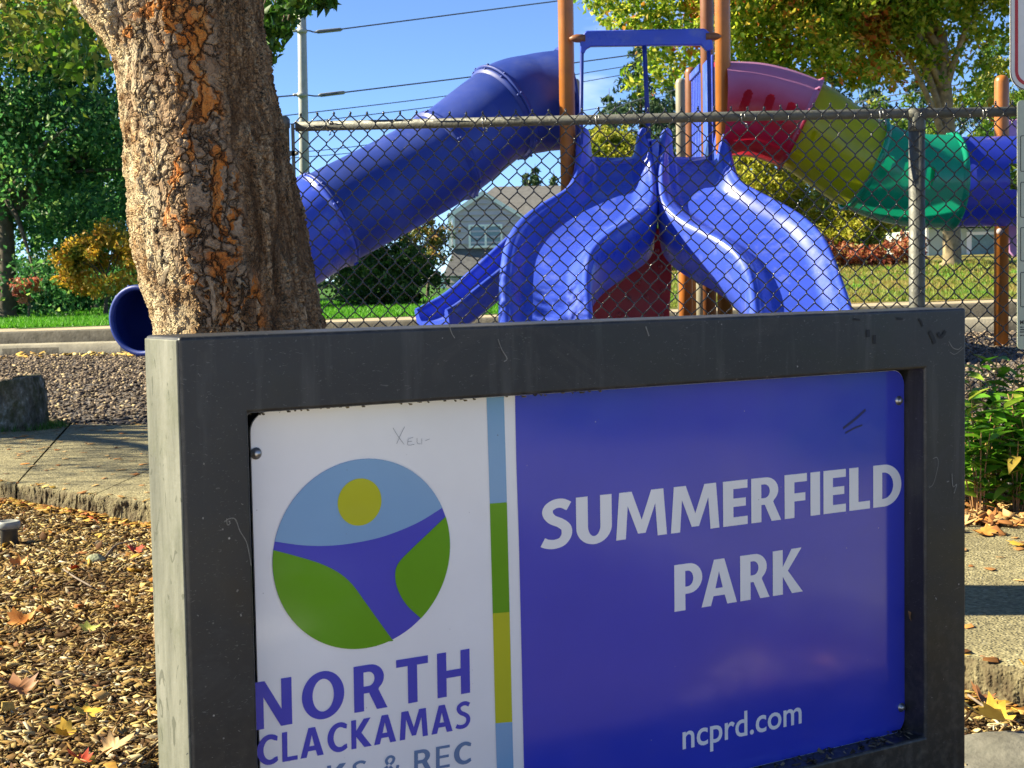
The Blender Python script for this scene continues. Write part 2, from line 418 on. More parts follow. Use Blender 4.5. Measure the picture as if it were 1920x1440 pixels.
# grass blades near the edge of the lawn
nb = 60000
gy = RNG.uniform(0, 1, nb)**1.6*15; gxx = RNG.uniform(-11, 10, nb)
Y = yk(gxx)+1.96+gy; Z = zlawn(gxx, Y)
ht = RNG.uniform(.035, .085, nb); an = RNG.uniform(0, 2*pi, nb); w = RNG.uniform(.006, .012, nb)*(1+gy*.05)
le = RNG.normal(0, .03, (nb, 2))
b0 = np.stack([gxx-np.cos(an)*w, Y-np.sin(an)*w, Z], -1); b1 = np.stack([gxx+np.cos(an)*w, Y+np.sin(an)*w, Z], -1)
tp = np.stack([gxx+le[:, 0], Y+le[:, 1], Z+ht], -1)
V = np.stack([b0, b1, tp], 1).reshape(-1, 3); F = np.arange(nb*3).reshape(-1, 3)
t = NT('grass_blades'); g_ = t.n.new('ShaderNodeNewGeometry'); co = t.co(); n1 = t.noise(co, 1.1, 5, .6)
gx = t.n.new('ShaderNodeSeparateXYZ'); t.l.new(co, gx.inputs[0])
dry = t.math('MULTIPLY', t.ramp(n1.outputs['Fac'], [(.34, 0), (.54, 1)]), t.ramp(t.math('MULTIPLY_ADD', gx.outputs[0], .1, .1), [(.1, 0), (.42, .92)]))
c = t.ramp(g_.outputs['Random Per Island'], [(0, (.04, .17, .007)), (.6, (.09, .34, .014)), (1, (.18, .44, .03))])
c = t.mix(dry, c, t.ramp(g_.outputs['Random Per Island'], [(0, (.16, .17, .03)), (1, (.40, .30, .09))]))
t.set(col=c, rough=.6, spec=.3)
tr = t.n.new('ShaderNodeBsdfTranslucent'); t.l.new(c, tr.inputs[0]); ms = t.n.new('ShaderNodeMixShader'); ms.inputs[0].default_value = .4
t.l.new(t.b.outputs[0], ms.inputs[1]); t.l.new(tr.outputs[0], ms.inputs[2]); t.l.new(ms.outputs[0], t.out.inputs[0])
o = np_mesh('lawn_grass', V, F, t.m); tag(o, 'short green turf along the sidewalk behind the playground', 'grass', kind='stuff')

# chips: many flat irregular pieces, each with its own thickness
def chip_stuff(name, n, place, lmin, lmax, mat, label, cat, wr=(.25, .6), th=.18, tilt=.35, parent=None, lift=.12):
    x, y, z = place(n); n = len(x)
    L = RNG.uniform(lmin, lmax, n); W = L*RNG.uniform(*wr, n); T = W*th*RNG.uniform(.6, 1.6, n)
    base = np.array([(-1, -.6, 0), (.8, -1, 0), (1, .7, 0), (-.7, 1, 0)])
    B = base[None]*np.stack([L/2, W/2, T], -1)[:, None]
    B = B+RNG.normal(0, .12, B.shape)*np.stack([L, W, T*0], -1)[:, None]
    Tt = B*np.array([.85, .8, 1])+np.array([0, 0, 1])*T[:, None, None]*2
    Tt[:, :2, 2] += (W*lift)[:, None]
    Vv = np.concatenate([B, Tt], 1)
    a = RNG.uniform(0, 2*pi, n); tx = RNG.normal(0, tilt, n); ty = RNG.normal(0, tilt*.6, n)
    ca, sa = np.cos(a), np.sin(a)
    px, py, pz = Vv[..., 0], Vv[..., 1], Vv[..., 2]
    py, pz = py*np.cos(tx)[:, None]-pz*np.sin(tx)[:, None], py*np.sin(tx)[:, None]+pz*np.cos(tx)[:, None]
    px, pz = px*np.cos(ty)[:, None]-pz*np.sin(ty)[:, None], px*np.sin(ty)[:, None]+pz*np.cos(ty)[:, None]
    X = px*ca[:, None]-py*sa[:, None]+x[:, None]; Yy = px*sa[:, None]+py*ca[:, None]+y[:, None]; Zz = pz+z[:, None]+(W*lift)[:, None]
    V = np.stack([X, Yy, Zz], -1).reshape(-1, 3)
    f = np.array([(0, 3, 2, 1), (4, 5, 6, 7), (0, 1, 5, 4), (1, 2, 6, 5), (2, 3, 7, 6), (3, 0, 4, 7)])
    F = (np.arange(n)[:, None, None]*8+f[None]).reshape(-1, 4)
    o = np_mesh(name, V, F, mat, parent); tag(o, label, cat, kind='stuff'); return o

ne_x, ne_y = ne[:, 0], ne[:, 1]; so2 = np.argsort(ne_x)
def near_y(x): return np.interp(x, ne_x[so2], ne_y[so2])
def zground(x, y): return .018*np.sin(x*2.1+1)*np.sin(y*1.9)+.010*np.sin(x*7.3)*np.sin(y*6.1+2)
def pl_bark(n):
    m = n*3; y = 2.2+RNG.uniform(0, 1, m)**1.25*6.4; x = RNG.uniform(-2.9, 2.2, m)
    k = (y < near_y(x)+.02) & ((x < -.25-.1*(y-3)) | (x > .9) | (RNG.uniform(0, 1, m) < .15)); x, y = x[k][:n], y[k][:n]
    return x, y, zground(x, y)+RNG.uniform(0, .012, len(x))
bark_stops = [(0, (.030, .017, .008)), (.18, (.08, .042, .016)), (.34, (.20, .115, .036)), (.54, (.33, .215, .070)), (.72, (.47, .345, .125)), (.88, (.56, .46, .23)), (.96, (.62, .56, .40)), (1, (.17, .05, .02))]
M['bark_chip'] = island_mat('bark_chips', bark_stops, .85, 40, (.085, .045, .020))
chip_stuff('bark_chips', 70000, pl_bark, .010, .046, M['bark_chip'], 'brown and straw coloured bark chip mulch covering the bed under the tree', 'mulch', wr=(.13, .42), th=.10, tilt=.5)
M['shred'] = island_mat('bark_shreds', [(0, (.05, .028, .012)), (.4, (.28, .17, .07)), (.75, (.50, .38, .19)), (1, (.66, .58, .42))], .85, 60, (.10, .055, .025))
chip_stuff('bark_shreds', 26000, pl_bark, .010, .042, M['shred'], 'thin splinters and fibres of bark mixed into the chip mulch', 'mulch', wr=(.05, .16), th=.5, tilt=.55)
def pl_bits(n):
    x, y, z = pl_bark(n); return x, y, z+.012
M['leafbit'] = island_mat('dry_leaf_bits', [(0, (.10, .045, .018)), (.3, (.30, .13, .03)), (.55, (.52, .33, .05)), (.8, (.58, .44, .16)), (1, (.46, .09, .03))], .7, 60)
chip_stuff('dry_leaf_bits', 900, pl_bits, .015, .05, M['leafbit'], 'torn yellow, brown and red leaf bits half buried in the bark chips', 'leaf litter', wr=(.35, .7), th=.010, tilt=.7, lift=.10)
def pl_edge(n):
    x = RNG.uniform(-4, 1.7, n); y = near_y(x)+RNG.normal(-.05, .05, n); on = y > near_y(x)+.02
    return x, y, np.where(on, ZP+.004, zground(x, y)+.02)
chip_stuff('edge_litter', 3200, pl_edge, .012, .05, M['leafbit'], 'leaf scraps and crumbs gathered against the broken edge of the path', 'leaf litter', wr=(.3, .8), th=.015, tilt=.25, lift=.05)
def pl_strip(n):
    m = n*4; x = RNG.uniform(-.9, 3.6, m); y = RNG.uniform(5.0, 7.05, m)
    k = (y > far_y(x)-.05-.25*(RNG.uniform(0, 1, m) < .08)); x, y = x[k][:n], y[k][:n]
    return x, y, np.full(len(x), .10)+RNG.uniform(0, .02, len(x))
M['litter'] = island_mat('leaf_litter', [(0, (.12, .05, .02)), (.3, (.30, .13, .04)), (.55, (.40, .26, .10)), (.8, (.50, .34, .16)), (1, (.55, .20, .04))], .8)
chip_stuff('leaf_litter', 7000, pl_strip, .02, .07, M['litter'], 'dry russet leaf litter lying under the low green shrubs by the fence', 'leaf litter', wr=(.4, .8), th=.03, tilt=.5)
def pl_play(n):
    m = n*4; y = 6.9+RNG.uniform(0, 1, m)**1.5*14; x = np.where(RNG.uniform(0, 1, m) < .68, RNG.uniform(-6.6, -1.9, m), RNG.uniform(1.6, 6.2, m))
    k = play_in(x, y+.05) & (y < yk(x)-.03); x, y = x[k][:n], y[k][:n]
    return x, y, zplay(x, y)+.004
M['play_chip'] = island_mat('play_chip_bits', [(0, (.035, .026, .020)), (.35, (.09, .070, .055)), (.65, (.17, .135, .105)), (.88, (.29, .225, .16)), (1, (.48, .38, .22))], .9)
chip_stuff('playground_chips', 34000, pl_play, .018, .055, M['play_chip'], 'loose grey chip safety surfacing spread under the play structure', 'surfacing', wr=(.22, .6), th=.2, tilt=.5)
def pl_yel(n):
    x = RNG.uniform(-6.4, -2.2, n); y = yk(x)-RNG.uniform(.05, 1.3, n)**1.0; k = RNG.uniform(0, 1, n) < smooth01(x, -5.2, -3.2)+.08
    x, y = x[k], y[k]; return x, y, zplay(x, y)+.02
M['yellow_litter'] = island_mat('yellow_leaf_litter', [(0, (.40, .22, .05)), (.5, (.58, .40, .10)), (1, (.66, .52, .24))], .7)
chip_stuff('yellow_leaf_litter', 1500, pl_yel, .05, .11, M['yellow_litter'], 'pale yellow fallen leaves gathered along the lower kerb by the tube slide exit', 'leaf litter', wr=(.5, .9), th=.03, tilt=.4)
def pl_pathleaf(n):
    m = n*6; x = RNG.uniform(-5, 2.6, m); y = RNG.uniform(3.7, 12.5, m); k = (y > near_y(x)+.05) & (y < far_y(x)-.05); x, y = x[k][:n], y[k][:n]
    return x, y, np.full(len(x), ZP+.003)
chip_stuff('path_leaf_bits', 420, pl_pathleaf, .02, .06, M['litter'], 'small dry leaf scraps scattered over the aggregate path', 'leaf litter', wr=(.4, .8), th=.012, tilt=.06, lift=.03)

# ------------------------------------------------------------------ park sign
C0 = P(335, 632, 2.10)
C1 = PZ(1812, 577, C0.z)
dS = Vector((C1.x-C0.x, C1.y-C0.y, 0)); SW = dS.length; dS.normalize()
nS = Vector((dS.y, -dS.x, 0))                     # faces the viewer's side
def S3(s, z, r=0.0): return Vector((C0.x, C0.y, 0)) + dS*s - nS*r + Vector((0, 0, z))
def PS(u, v, r=0.0):                              # (s, z) of a pixel on the sign plane recessed by r
    d = ray(u, v); o = Vector((C0.x, C0.y, 0)) - nS*r
    tt = (o-EYE).dot(nS)/d.dot(nS); p = EYE+d*tt
    return np.array([(p-o).dot(dS), p.z])
ZT = C0.z; BW = PS(470, 900)[0]; BR = SW-PS(1735, 900)[0]; TB = ZT-PS(470, 775)[1]
ZOB = PS(1735, 1382)[1]                           # bottom of the opening
ZB = ZOB-TB*1.05; SD = .125; RC = .050
root = thing('park_sign', S3(0, 0), 'dark grey framed park name sign with a blue and white panel standing in bark chips', 'sign')

t = NT('dark_powder_coat'); co = t.co()
n1 = t.noise(co, 3, 6, .6); n2 = t.noise(co, 60, 4); n3 = t.noise(t.co((1, 1, .12)), 22, 5, .6); sp = t.voro(co, 55)
c = t.ramp(n1.outputs['Fac'], [(.3, (.014, .0135, .012)), (.7, (.027, .026, .023))])
c = t.mix(t.ramp(n3.outputs['Fac'], [(.54, 0), (.75, .45)]), c, (.10, .098, .09))
gsp = t.n.new('ShaderNodeSeparateXYZ'); t.l.new(co, gsp.inputs[0])
low = t.ramp(gsp.outputs[2], [(.05, 1), (.55, 0)])
dust = t.math('MULTIPLY', low, t.ramp(n2.outputs['Fac'], [(.45, 0), (.75, .55)]))
c = t.mix(dust, c, (.20, .17, .12))
spk = t.math('MULTIPLY', t.ramp(sp.outputs['Distance'], [(.05, 1), (.10, 0)]), t.ramp(sp.outputs['Color'], [(.78, 0), (.80, 1)]))
c = t.mix(spk, c, (.40, .38, .33))
bv = t.n.new('ShaderNodeBevel'); bv.samples = 4; bv.inputs['Radius'].default_value = .007
gn = t.n.new('ShaderNodeNewGeometry'); vd = t.n.new('ShaderNodeVectorMath'); vd.operation = 'DOT_PRODUCT'; t.l.new(bv.outputs[0], vd.inputs[0]); t.l.new(gn.outputs['True Normal'], vd.inputs[1])
edge = t.math('MULTIPLY', t.ramp(vd.outputs['Value'], [(.80, 1), (.985, 0)]), t.ramp(t.noise(co, 28, 6, .75).outputs['Fac'], [(.46, 0), (.60, .75)]))
c = t.mix(edge, c, (.21, .20, .17))
smg = t.noise(t.co((.6, .6, 1)), 7, 6, .7, .8)
c = t.mix(t.ramp(smg.outputs['Fac'], [(.55, 0), (.72, .35)]), c, (.085, .080, .068))
hair = t.noise(t.co((1, 1, 3.0)), 60, 2, .5, 3.0)
c = t.mix(t.ramp(hair.outputs['Fac'], [(.685, 0), (.70, .45)]), c, (.17, .165, .15))
t.set(col=c, rough=t.ramp(smg.outputs['Fac'], [(.3, .30), (.7, .58)]), spec=.5); t.bump(n2.outputs['Fac'], .06, .004); M['frame'] = t.m

t = NT('chalked_weathered_coat'); co = t.co()  # paler than the frame coat: sunlight painted in, plus weathered streaks
n1 = t.noise(t.co((1, 1, .16)), 26, 6, .65); n2 = t.noise(co, 9, 6, .7); n3 = t.noise(co, 90, 3)
c = t.ramp(n1.outputs['Fac'], [(.3, (.075, .079, .064)), (.52, (.14, .145, .117)), (.72, (.20, .203, .172))])
c = t.mix(t.ramp(n2.outputs['Fac'], [(.5, 0), (.72, .7)]), c, (.075, .085, .05))
sc_ = t.noise(t.co((1, 1, .5)), 45, 2, .4, 1.5)
c = t.mix(t.ramp(sc_.outputs['Fac'], [(.655, 0), (.67, .6)]), c, (.04, .045, .03))
t.set(col=c, rough=.7, spec=.3); t.bump(n3.outputs['Fac'], .15, .004); M['chalk'] = t.m

# welded frame: a ring of four mitred members standing on two legs
mb = MB()
o_ = [(0, ZB), (SW, ZB), (SW, ZT), (0, ZT)]; i_ = [(BW, ZOB), (SW-BR, ZOB), (SW-BR, ZT-TB), (BW, ZT-TB)]
vs = [S3(*p, 0) for p in o_]+[S3(*p, 0) for p in i_]+[S3(*p, SD) for p in o_]+[S3(*p, SD) for p in i_]
fs = []
for k in range(4):
    a, b = k, (k+1) % 4
    fs += [(a, b, 4+b, 4+a), (8+b, 8+a, 12+a, 12+b), (b, a, 8+a, 8+b), (4+a, 4+b, 12+b, 12+a)]
mb.add(vs, fs)
mb.build('frame', M['frame'], root, bevel=.0055, seg=3)
for s0, s1 in ((.002, BW-.004), (SW-BR+.004, SW-.002)):
    m2 = MB(); m2.prism([S3(s0, -.2, .004), S3(s1, -.2, .004), S3(s1, -.2, SD-.004), S3(s0, -.2, SD-.004)], (0, 0, ZB+.2-.001))
    m2.build('leg', M['frame'], root, bevel=.004)
# thin sheet over the end, coloured paler to carry sunlight
m2 = MB(); e = .0025
m2.prism([S3(-e, ZB+.003, .004), S3(-e, ZB+.003, SD-.004), S3(-e, ZT-.004, SD-.004), S3(-e, ZT-.004, .004)], dS*.004)
m2.build('end_plate', M['chalk'], root, bevel=.0018)
m2 = MB(); m2.prism([S3(.01, ZB+.01, SD-.012), S3(SW-.01, ZB+.01, SD-.012), S3(SW-.01, ZT-.01, SD-.012), S3(.01, ZT-.01, SD-.012)], -nS*.010)
m2.build('back_panel', M['black'], root)
# dirt and leaf crumbs lodged in the bottom of the opening
m2 = MB()
for k in range(170):
    s = random.uniform(SW-BR-.34, SW-BR-.004) if k < 130 else random.uniform(BW, SW-BR); w = random.uniform(.002, .008)
    r = random.uniform(.006, RC+.02); p = S3(s, ZOB+.001+random.uniform(0, .010)*max(0, 1-(SW-BR-s)/.15), r)
    a = random.uniform(0, 6.28); q = Vector((math.cos(a), math.sin(a), random.uniform(-.6, .6)))*w; q2 = Vector((-math.sin(a), math.cos(a), random.uniform(-.5, .5)))*w*.4
    m2.add([p-q-q2, p+q-q2, p+q+q2, p-q+q2+Vector((0, 0, .002))], [(0, 1, 2, 3)])
for k in range(45):   # and along the top edge of the panel
    s = random.uniform(BW+.01, BW+.62); p = S3(s, ZT-TB-.003-random.uniform(0, .004), RC-.012); w = random.uniform(.002, .006)
    m2.add([p, p+dS*w, p+dS*w+Vector((0, 0, .002)), p+Vector((0, 0, .003))-nS*.004], [(0, 1, 2, 3)])
tag(m2.build('dirt', island_mat('crumbs', [(0, (.03, .025, .018)), (.5, (.12, .10, .07)), (1, (.26, .21, .13))]), root), kind='stuff')
# two dead leaves caught in the gap
for (u, v, sz, an) in ((1709, 1157, .016, .6), (1713, 1176, .012, -.4)):
    q = PS(u, v, .035); mm = MB(); c_ = S3(q[0], q[1], .035)
    pts = [(0, -1), (.38, -.35), (.42, .2), (0, 1), (-.42, .2), (-.38, -.35)]
    mm.add([c_+(dS*(x*math.cos(an)-y*math.sin(an))+Vector((0, 0, 1))*(x*math.sin(an)+y*math.cos(an)))*sz+nS*(.004*abs(x)) for x, y in pts], [(0, 1, 2, 3), (0, 3, 4, 5)])
    mm.build('caught_leaf', plain('dead_leaf', (.24, .13, .06), .8, .3, 30), root)

# panel with rounded corners
sL = PS(472.5, 900, RC)[0]; sR = PS(1695.5, 1000, RC)[0]; zT2 = PS(1500, 715, RC)[1]; zB2 = PS(1640, 1384, RC)[1]
zT2 = ZT-TB-.0035
def print_mat(name, col, wear=True):
    t = NT(name); co = t.co(); n1 = t.noise(co, 5, 5); sp = t.voro(co, 70); sp2 = t.voro(co, 190); sc = t.noise(t.co((1, 1, 2.2)), 9, 4, .6, .6)
    c = t.ramp(n1.outputs['Fac'], [(.3, [x*.95 for x in col]), (.7, [min(1, x*1.04) for x in col])])
    fl = t.math('MULTIPLY', t.ramp(sp.outputs['Distance'], [(.05, 1), (.085, 0)]), t.ramp(sp.outputs['Color'], [(.86, 0), (.88, 1)]))
    f2 = t.math('MULTIPLY', t.ramp(sp2.outputs['Distance'], [(.10, 1), (.16, 0)]), t.ramp(sp2.outputs['Color'], [(.92, 0), (.94, 1)]))
    dark = sum(col) > .9
    c = t.mix(t.math('MULTIPLY', fl, .8), c, (.10, .09, .07) if dark else (.45, .45, .5)); c = t.mix(t.math('MULTIPLY', f2, .7), c, (.12, .11, .09))
    t.set(col=c, rough=t.ramp(sc.outputs['Fac'], [(.35, .10), (.75, .24)]), spec=.65, coat=.9, coatr=.08)
    bn = t.noise(co, 260, 2); t.bump(bn.outputs['Fac'], .035, .002); return t.m
M['pr_white'] = print_mat('print_white', (.88, .88, .88)); M['pr_blue'] = print_mat('print_blue', (.034, .052, .52))
M['pr_sky'] = print_mat('print_light_blue', (.20, .40, .64)); M['pr_green'] = print_mat('print_green', (.10, .34, .004))
M['pr_yellow'] = print_mat('print_yellow', (.50, .52, .016)); M['pr_steel'] = print_mat('print_steel_blue', (.10, .21, .40))
def rounded(s0, s1, z0, z1, rad, n=6):
    out = []
    for cx, cz, a0 in ((s1-rad, z0+rad, -pi/2), (s1-rad, z1-rad, 0), (s0+rad, z1-rad, pi/2), (s0+rad, z0+rad, pi)):
        out += [(cx+rad*math.cos(a0+k*pi/2/n), cz+rad*math.sin(a0+k*pi/2/n)) for k in range(n+1)]
    return out
m2 = MB(); m2.prism([S3(s, z, RC) for s, z in rounded(sL, sR, zB2, zT2, .028)], -nS*.004)
panel = m2.build('sign_panel', M['pr_white'], root)
m2 = MB(); m2.prism([S3(s, z, RC+.0045) for s, z in rounded(sL+.01, sR-.01, zB2+.01, zT2-.01, .028)], -nS*.030); m2.build('panel_backing', M['black'], root)

class Print:                                      # flat print: outlines filled on a sheet a little proud of the panel
    def __init__(s, name, mat, lift): s.cu = bpy.data.curves.new(name, 'CURVE'); s.cu.dimensions = '2D'; s.cu.fill_mode = 'BOTH'; s.name = name; s.mat = mat; s.lift = lift
    def poly(s, pts):
        sp = s.cu.splines.new('POLY'); sp.points.add(len(pts)-1)
        for p, q in zip(sp.points, pts): p.co = (q[0], q[1], 0, 1)
        sp.use_cyclic_u = True; return s
    def done(s, parent=panel):
        tmp = bpy.data.objects.new('tmp', s.cu); COL.objects.link(tmp)
        dg = bpy.context.evaluated_depsgraph_get(); me = bpy.data.meshes.new_from_object(tmp.evaluated_get(dg))
        bpy.data.objects.remove(tmp)
        off = wloc(parent)
        for v in me.vertices: v.co = S3(v.co.x, v.co.y, RC-s.lift)-off
        me.name = s.name; me.materials.clear()
        return link_mesh(s.name, me, s.mat, parent)
L1, L2, L3 = .0007, .0014, .0021
pp = lambda u, v: tuple(PS(u, v, RC))
z2 = lambda x, y: pp(440+x/2, 720+y/2)            # measured on an enlargement of the left half
# blue field
fld = [pp(964.5, 700), pp(967.5, 860), pp(972.5, 1010), pp(978, 1250), pp(982, 1440), pp(984.5, 1540)]
fld[0] = (fld[0][0], zT2-.0008); fld[-1] = (fld[-1][0], zB2+.0008)
rc = rounded(sL, sR-.0006, zB2+.0008, zT2-.0008, .0275)
Print('blue_field', M['pr_blue'], L1).poly(fld+[p for p in rc if p[0] > sR-.05]).done()
# coloured stripe
def edgeL(y): return np.interp(y, [40, 58, 448, 860, 1272, 1440, 1700], [943.5, 944, 956, 967, 977, 983, 990])
def edgeR(y): return np.interp(y, [40, 58, 445, 852, 1265, 1440, 1700], [1008.5, 1009, 1020, 1030, 1040, 1045, 1051])
for k, (ya, yb, mm) in enumerate(((44, 448, 'pr_sky'), (448, 860, 'pr_green'), (860, 1272, 'pr_yellow'), (1272, 1690, 'pr_sky'))):
    q = [z2(edgeL(ya), ya), z2(edgeR(ya), ya-5), z2(edgeR(yb), yb-5), z2(edgeL(yb), yb)]
    if k == 0: q[0] = (q[0][0], zT2-.0009); q[1] = (q[1][0], zT2-.0009)
    Print('stripe', M[mm], L1).poly(q).done()
# round emblem
cl, cr_, ct, cb = z2(140, 652), z2(806, 605), z2(503, 279), z2(440, 998)
ecx = (cl[0]+cr_[0])/2; ecz = (ct[1]+cb[1])/2; er = ((cr_[0]-cl[0])/2, (ct[1]-cb[1])/2)
def circ(a): return (ecx+er[0]*math.cos(a), ecz+er[1]*math.sin(a))
def ang(p): return math.atan2((p[1]-ecz)/er[1], (p[0]-ecx)/er[0])
def arc(a, b, n=40):
    return [circ(a+(b-a)*k/n) for k in range(n+1)]
Print('emblem_figure', M['pr_blue'], L1).poly(arc(0, 2*pi*79/80, 79)).done()
up = [tuple(p) for p in catmull([z2(*q) for q in ((148, 590), (250, 604), (350, 606), (450, 595), (560, 570), (680, 522), (775, 465))], 6)]
a0, a1 = ang(up[-1]), ang(up[0]); a1 = a1 if a1 > a0 else a1+2*pi
Print('emblem_sky', M['pr_sky'], L2).poly(up+arc(a0, a1)[0:]).done()
lf = [tuple(p) for p in catmull([z2(*q) for q in ((143, 622), (230, 645), (320, 673), (390, 708), (440, 752), (490, 820), (540, 890), (593, 963))], 6)]
a0, a1 = ang(lf[-1]), ang(lf[0]); a0 = a0+2*pi if a0 < 0 else a0; a1 = a1 if a1 > 0 else a1+2*pi
Print('emblem_hill', M['pr_green'], L2).poly(lf+arc(a0, a1 if a1 < a0 else a1-2*pi)).done()
rt = [tuple(p) for p in catmull([z2(*q) for q in ((788, 498), (720, 563), (655, 625), (612, 672), (600, 715), (610, 770), (643, 828), (698, 880))], 6)]
a0, a1 = ang(rt[-1]), ang(rt[0])
Print('emblem_hill', M['pr_green'], L2).poly(rt+arc(a0, a1)).done()
sl, sr, st_, sb = z2(384, 450), z2(548, 425), z2(480, 352), z2(445, 533)
scx, scz = (sl[0]+sr[0])/2, (st_[1]+sb[1])/2; srx, srz = (sr[0]-sl[0])/2, (st_[1]-sb[1])/2
Print('emblem_sun', M['pr_yellow'], L3).poly([(scx+srx*math.cos(a), scz+srz*math.sin(a)) for a in np.linspace(0, 2*pi, 49)[:-1]]).done()

# bold capitals drawn as outlines (cap height 1): [outer, holes...], advance width
def arcp(cx, cy, rx, ry, a0, a1, n=14): return [(cx+rx*math.cos(R(a0+(a1-a0)*k/n)), cy+ry*math.sin(R(a0+(a1-a0)*k/n))) for k in range(n+1)]
def ribbon(pts, w0, w1=None, n=8):                # thick stroke along a smooth curve
    c = catmull(pts, n); T = np.gradient(c, axis=0); T /= np.linalg.norm(T, axis=1)[:, None]; N = np.stack([-T[:, 1], T[:, 0]], 1)
    hw = (w0 if w1 is None else w0+(w1-w0)*abs(T[:, 0])[:, None])/2 if w1 is not None else w0/2
    return [tuple(p) for p in c+N*hw]+[tuple(p) for p in (c-N*hw)[::-1]]
def glyphs(w=.205, h=.165):
    G = {}
    G['E'] = ([[(0,0),(.56,0),(.56,h),(w,h),(w,.5-h/2+.01),(.52,.5-h/2+.01),(.52,.5+h/2+.01),(w,.5+h/2+.01),(w,1-h),(.56,1-h),(.56,1),(0,1)]], .56)
    G['F'] = ([[(0,0),(w,0),(w,.5-h/2-.03),(.50,.5-h/2-.03),(.50,.5+h/2-.03),(w,.5+h/2-.03),(w,1-h),(.54,1-h),(.54,1),(0,1)]], .54)
    G['I'] = ([[(0,0),(w,0),(w,1),(0,1)]], w)
    G['L'] = ([[(0,0),(.53,0),(.53,h),(w,h),(w,1),(0,1)]], .53)
    G['T'] = ([[(.245,0),(.245+w,0),(.245+w,1-h),(.69,1-h),(.69,1),(0,1),(0,1-h),(.245,1-h)]], .69)
    G['H'] = ([[(0,0),(w,0),(w,.5-h/2),(.73-w,.5-h/2),(.73-w,0),(.73,0),(.73,1),(.73-w,1),(.73-w,.5+h/2),(w,.5+h/2),(w,1),(0,1)]], .73)
    G['N'] = ([[(0,0),(w,0),(w,.66),(.76-w-.02,0),(.76,0),(.76,1),(.76-w,1),(.76-w,.36),(w+.03,1),(0,1)]], .76)
    G['M'] = ([[(0,0),(.20,0),(.245,.70),(.455,.09),(.615,.09),(.825,.70),(.87,0),(1.07,0),(1.0,1),(.74,1),(.535,.38),(.33,1),(.07,1)]], 1.07)
    G['A'] = ([[(0,0),(.215,0),(.275,.205),(.535,.205),(.595,0),(.82,0),(.53,1),(.29,1)], [(.32,.37),(.49,.37),(.405,.735)]], .82)
    G['K'] = ([[(0,0),(w,0),(w,.40),(.47,0),(.74,0),(.37,.52),(.71,1),(.46,1),(w,.62),(w,1),(0,1)]], .74)
    G['D'] = ([[(0,0)]+[(.26,0)]+arcp(.28,.5,.46,.5,-90,90,18)+[(0,1)], [(w,h)]+arcp(.27,.5,.255,.5-h,-90,90,14)+[(w,1-h)]], .74)
    G['P'] = ([[(0,0),(w,0),(w,.35)]+arcp(.32,.675,.31,.325,-90,90,16)+[(0,1)], [(w,.505)]+arcp(.30,.675,.125,.17,-90,90,10)+[(w,.845)]], .63)
    G['R'] = ([[(0,0),(w,0),(w,.385),(.315,.385),(.475,0),(.70,0),(.515,.43)]+arcp(.335,.70,.30,.30,-50,90,14)+[(0,1)], [(w,.535)]+arcp(.31,.69,.125,.155,-90,90,10)+[(w,.845)]], .70)
    G['O'] = ([arcp(.43,.5,.43,.515,0,352.5,47), arcp(.43,.5,.215,.35,0,352.5,47)], .86)
    G['U'] = ([[(0,1),(0,.36)]+arcp(.36,.36,.36,.375,180,360,22)+[(.72,1),(.72-w,1),(.72-w,.37)]+arcp(.36,.37,.36-w,.215,360,180,18)+[(w,1)]], .72)
    G['C'] = ([arcp(.44,.5,.44,.515,52,308,30)[0:]+[(.69,.24)]+arcp(.455,.5,.235,.345,302,58,24)+[(.69,.76)]], .72)
    G['S'] = ([ribbon([(.53,.845),(.40,.915),(.26,.915),(.135,.84),(.115,.72),(.20,.60),(.36,.51),(.47,.40),(.475,.25),(.385,.125),(.24,.085),(.10,.105),(.01,.15)], w*.90, h*1.02)], .585)
    G['&'] = ([ribbon([(.80,.0),(.58,.22),(.36,.52),(.24,.74),(.31,.90),(.44,.92),(.53,.82),(.48,.66),(.30,.52),(.13,.38),(.10,.22),(.20,.09),(.38,.07),(.56,.17),(.66,.36),(.69,.50)], .115)], .82)
    return G
def cap_line(text, p0, p1, q0, name, mat, lift, gap=.11, space=.30, w=.205, h=.165, fit=True, hscale=1.0):
    """letters from baseline start p0 to baseline end p1; q0 = (bottom, top) of one letter gives the height"""
    G = glyphs(w, h); p0, p1 = np.array(p0), np.array(p1)
    H = (q0[1][1]-q0[0][1])*hscale
    x = 0; lay = []
    kern = {'LD': .0, 'PA': -.10, 'AR': .0, 'LA': -.04, 'KA': -.05}
    for i, ch in enumerate(text):
        if ch == ' ': x += space; continue
        lay.append((ch, x)); x += G[ch][1]+gap+kern.get(text[i:i+2], 0)
    wd = x-gap; L = np.linalg.norm(p1-p0); e = (p1-p0)/L; sx = L/wd
    upv = np.array([-e[1], e[0]])
    for ch, x in lay:
        pr = Print(name, mat, lift)
        for outl in G[ch][0]:
            pr.poly([tuple(p0+e*((a+x)*sx)+upv*(b*H)) for a, b in outl])
        pr.done()
z3 = lambda x, y: pp(940+x*.5415, 660+y*.5417)    # measured on an enlargement of the right half
cap_line('SUMMERFIELD', pp(1016, 1031), z3(1383, 527), (pp(1164, 1012), pp(1170, 923)), 'letter', M['pr_white'], L2, gap=.085, w=.235, h=.185)
cap_line('PARK', z3(598, 899), z3(1042, 828), (z3(600, 899), z3(597, 738)), 'letter', M['pr_white'], L2, gap=.08, w=.245, h=.19)
cap_line('NORTH', z2(70, 1300), z2(882, 1157), (z2(880, 1158), z2(878, 993)), 'letter', M['pr_blue'], L1, gap=.20, w=.205, h=.17)
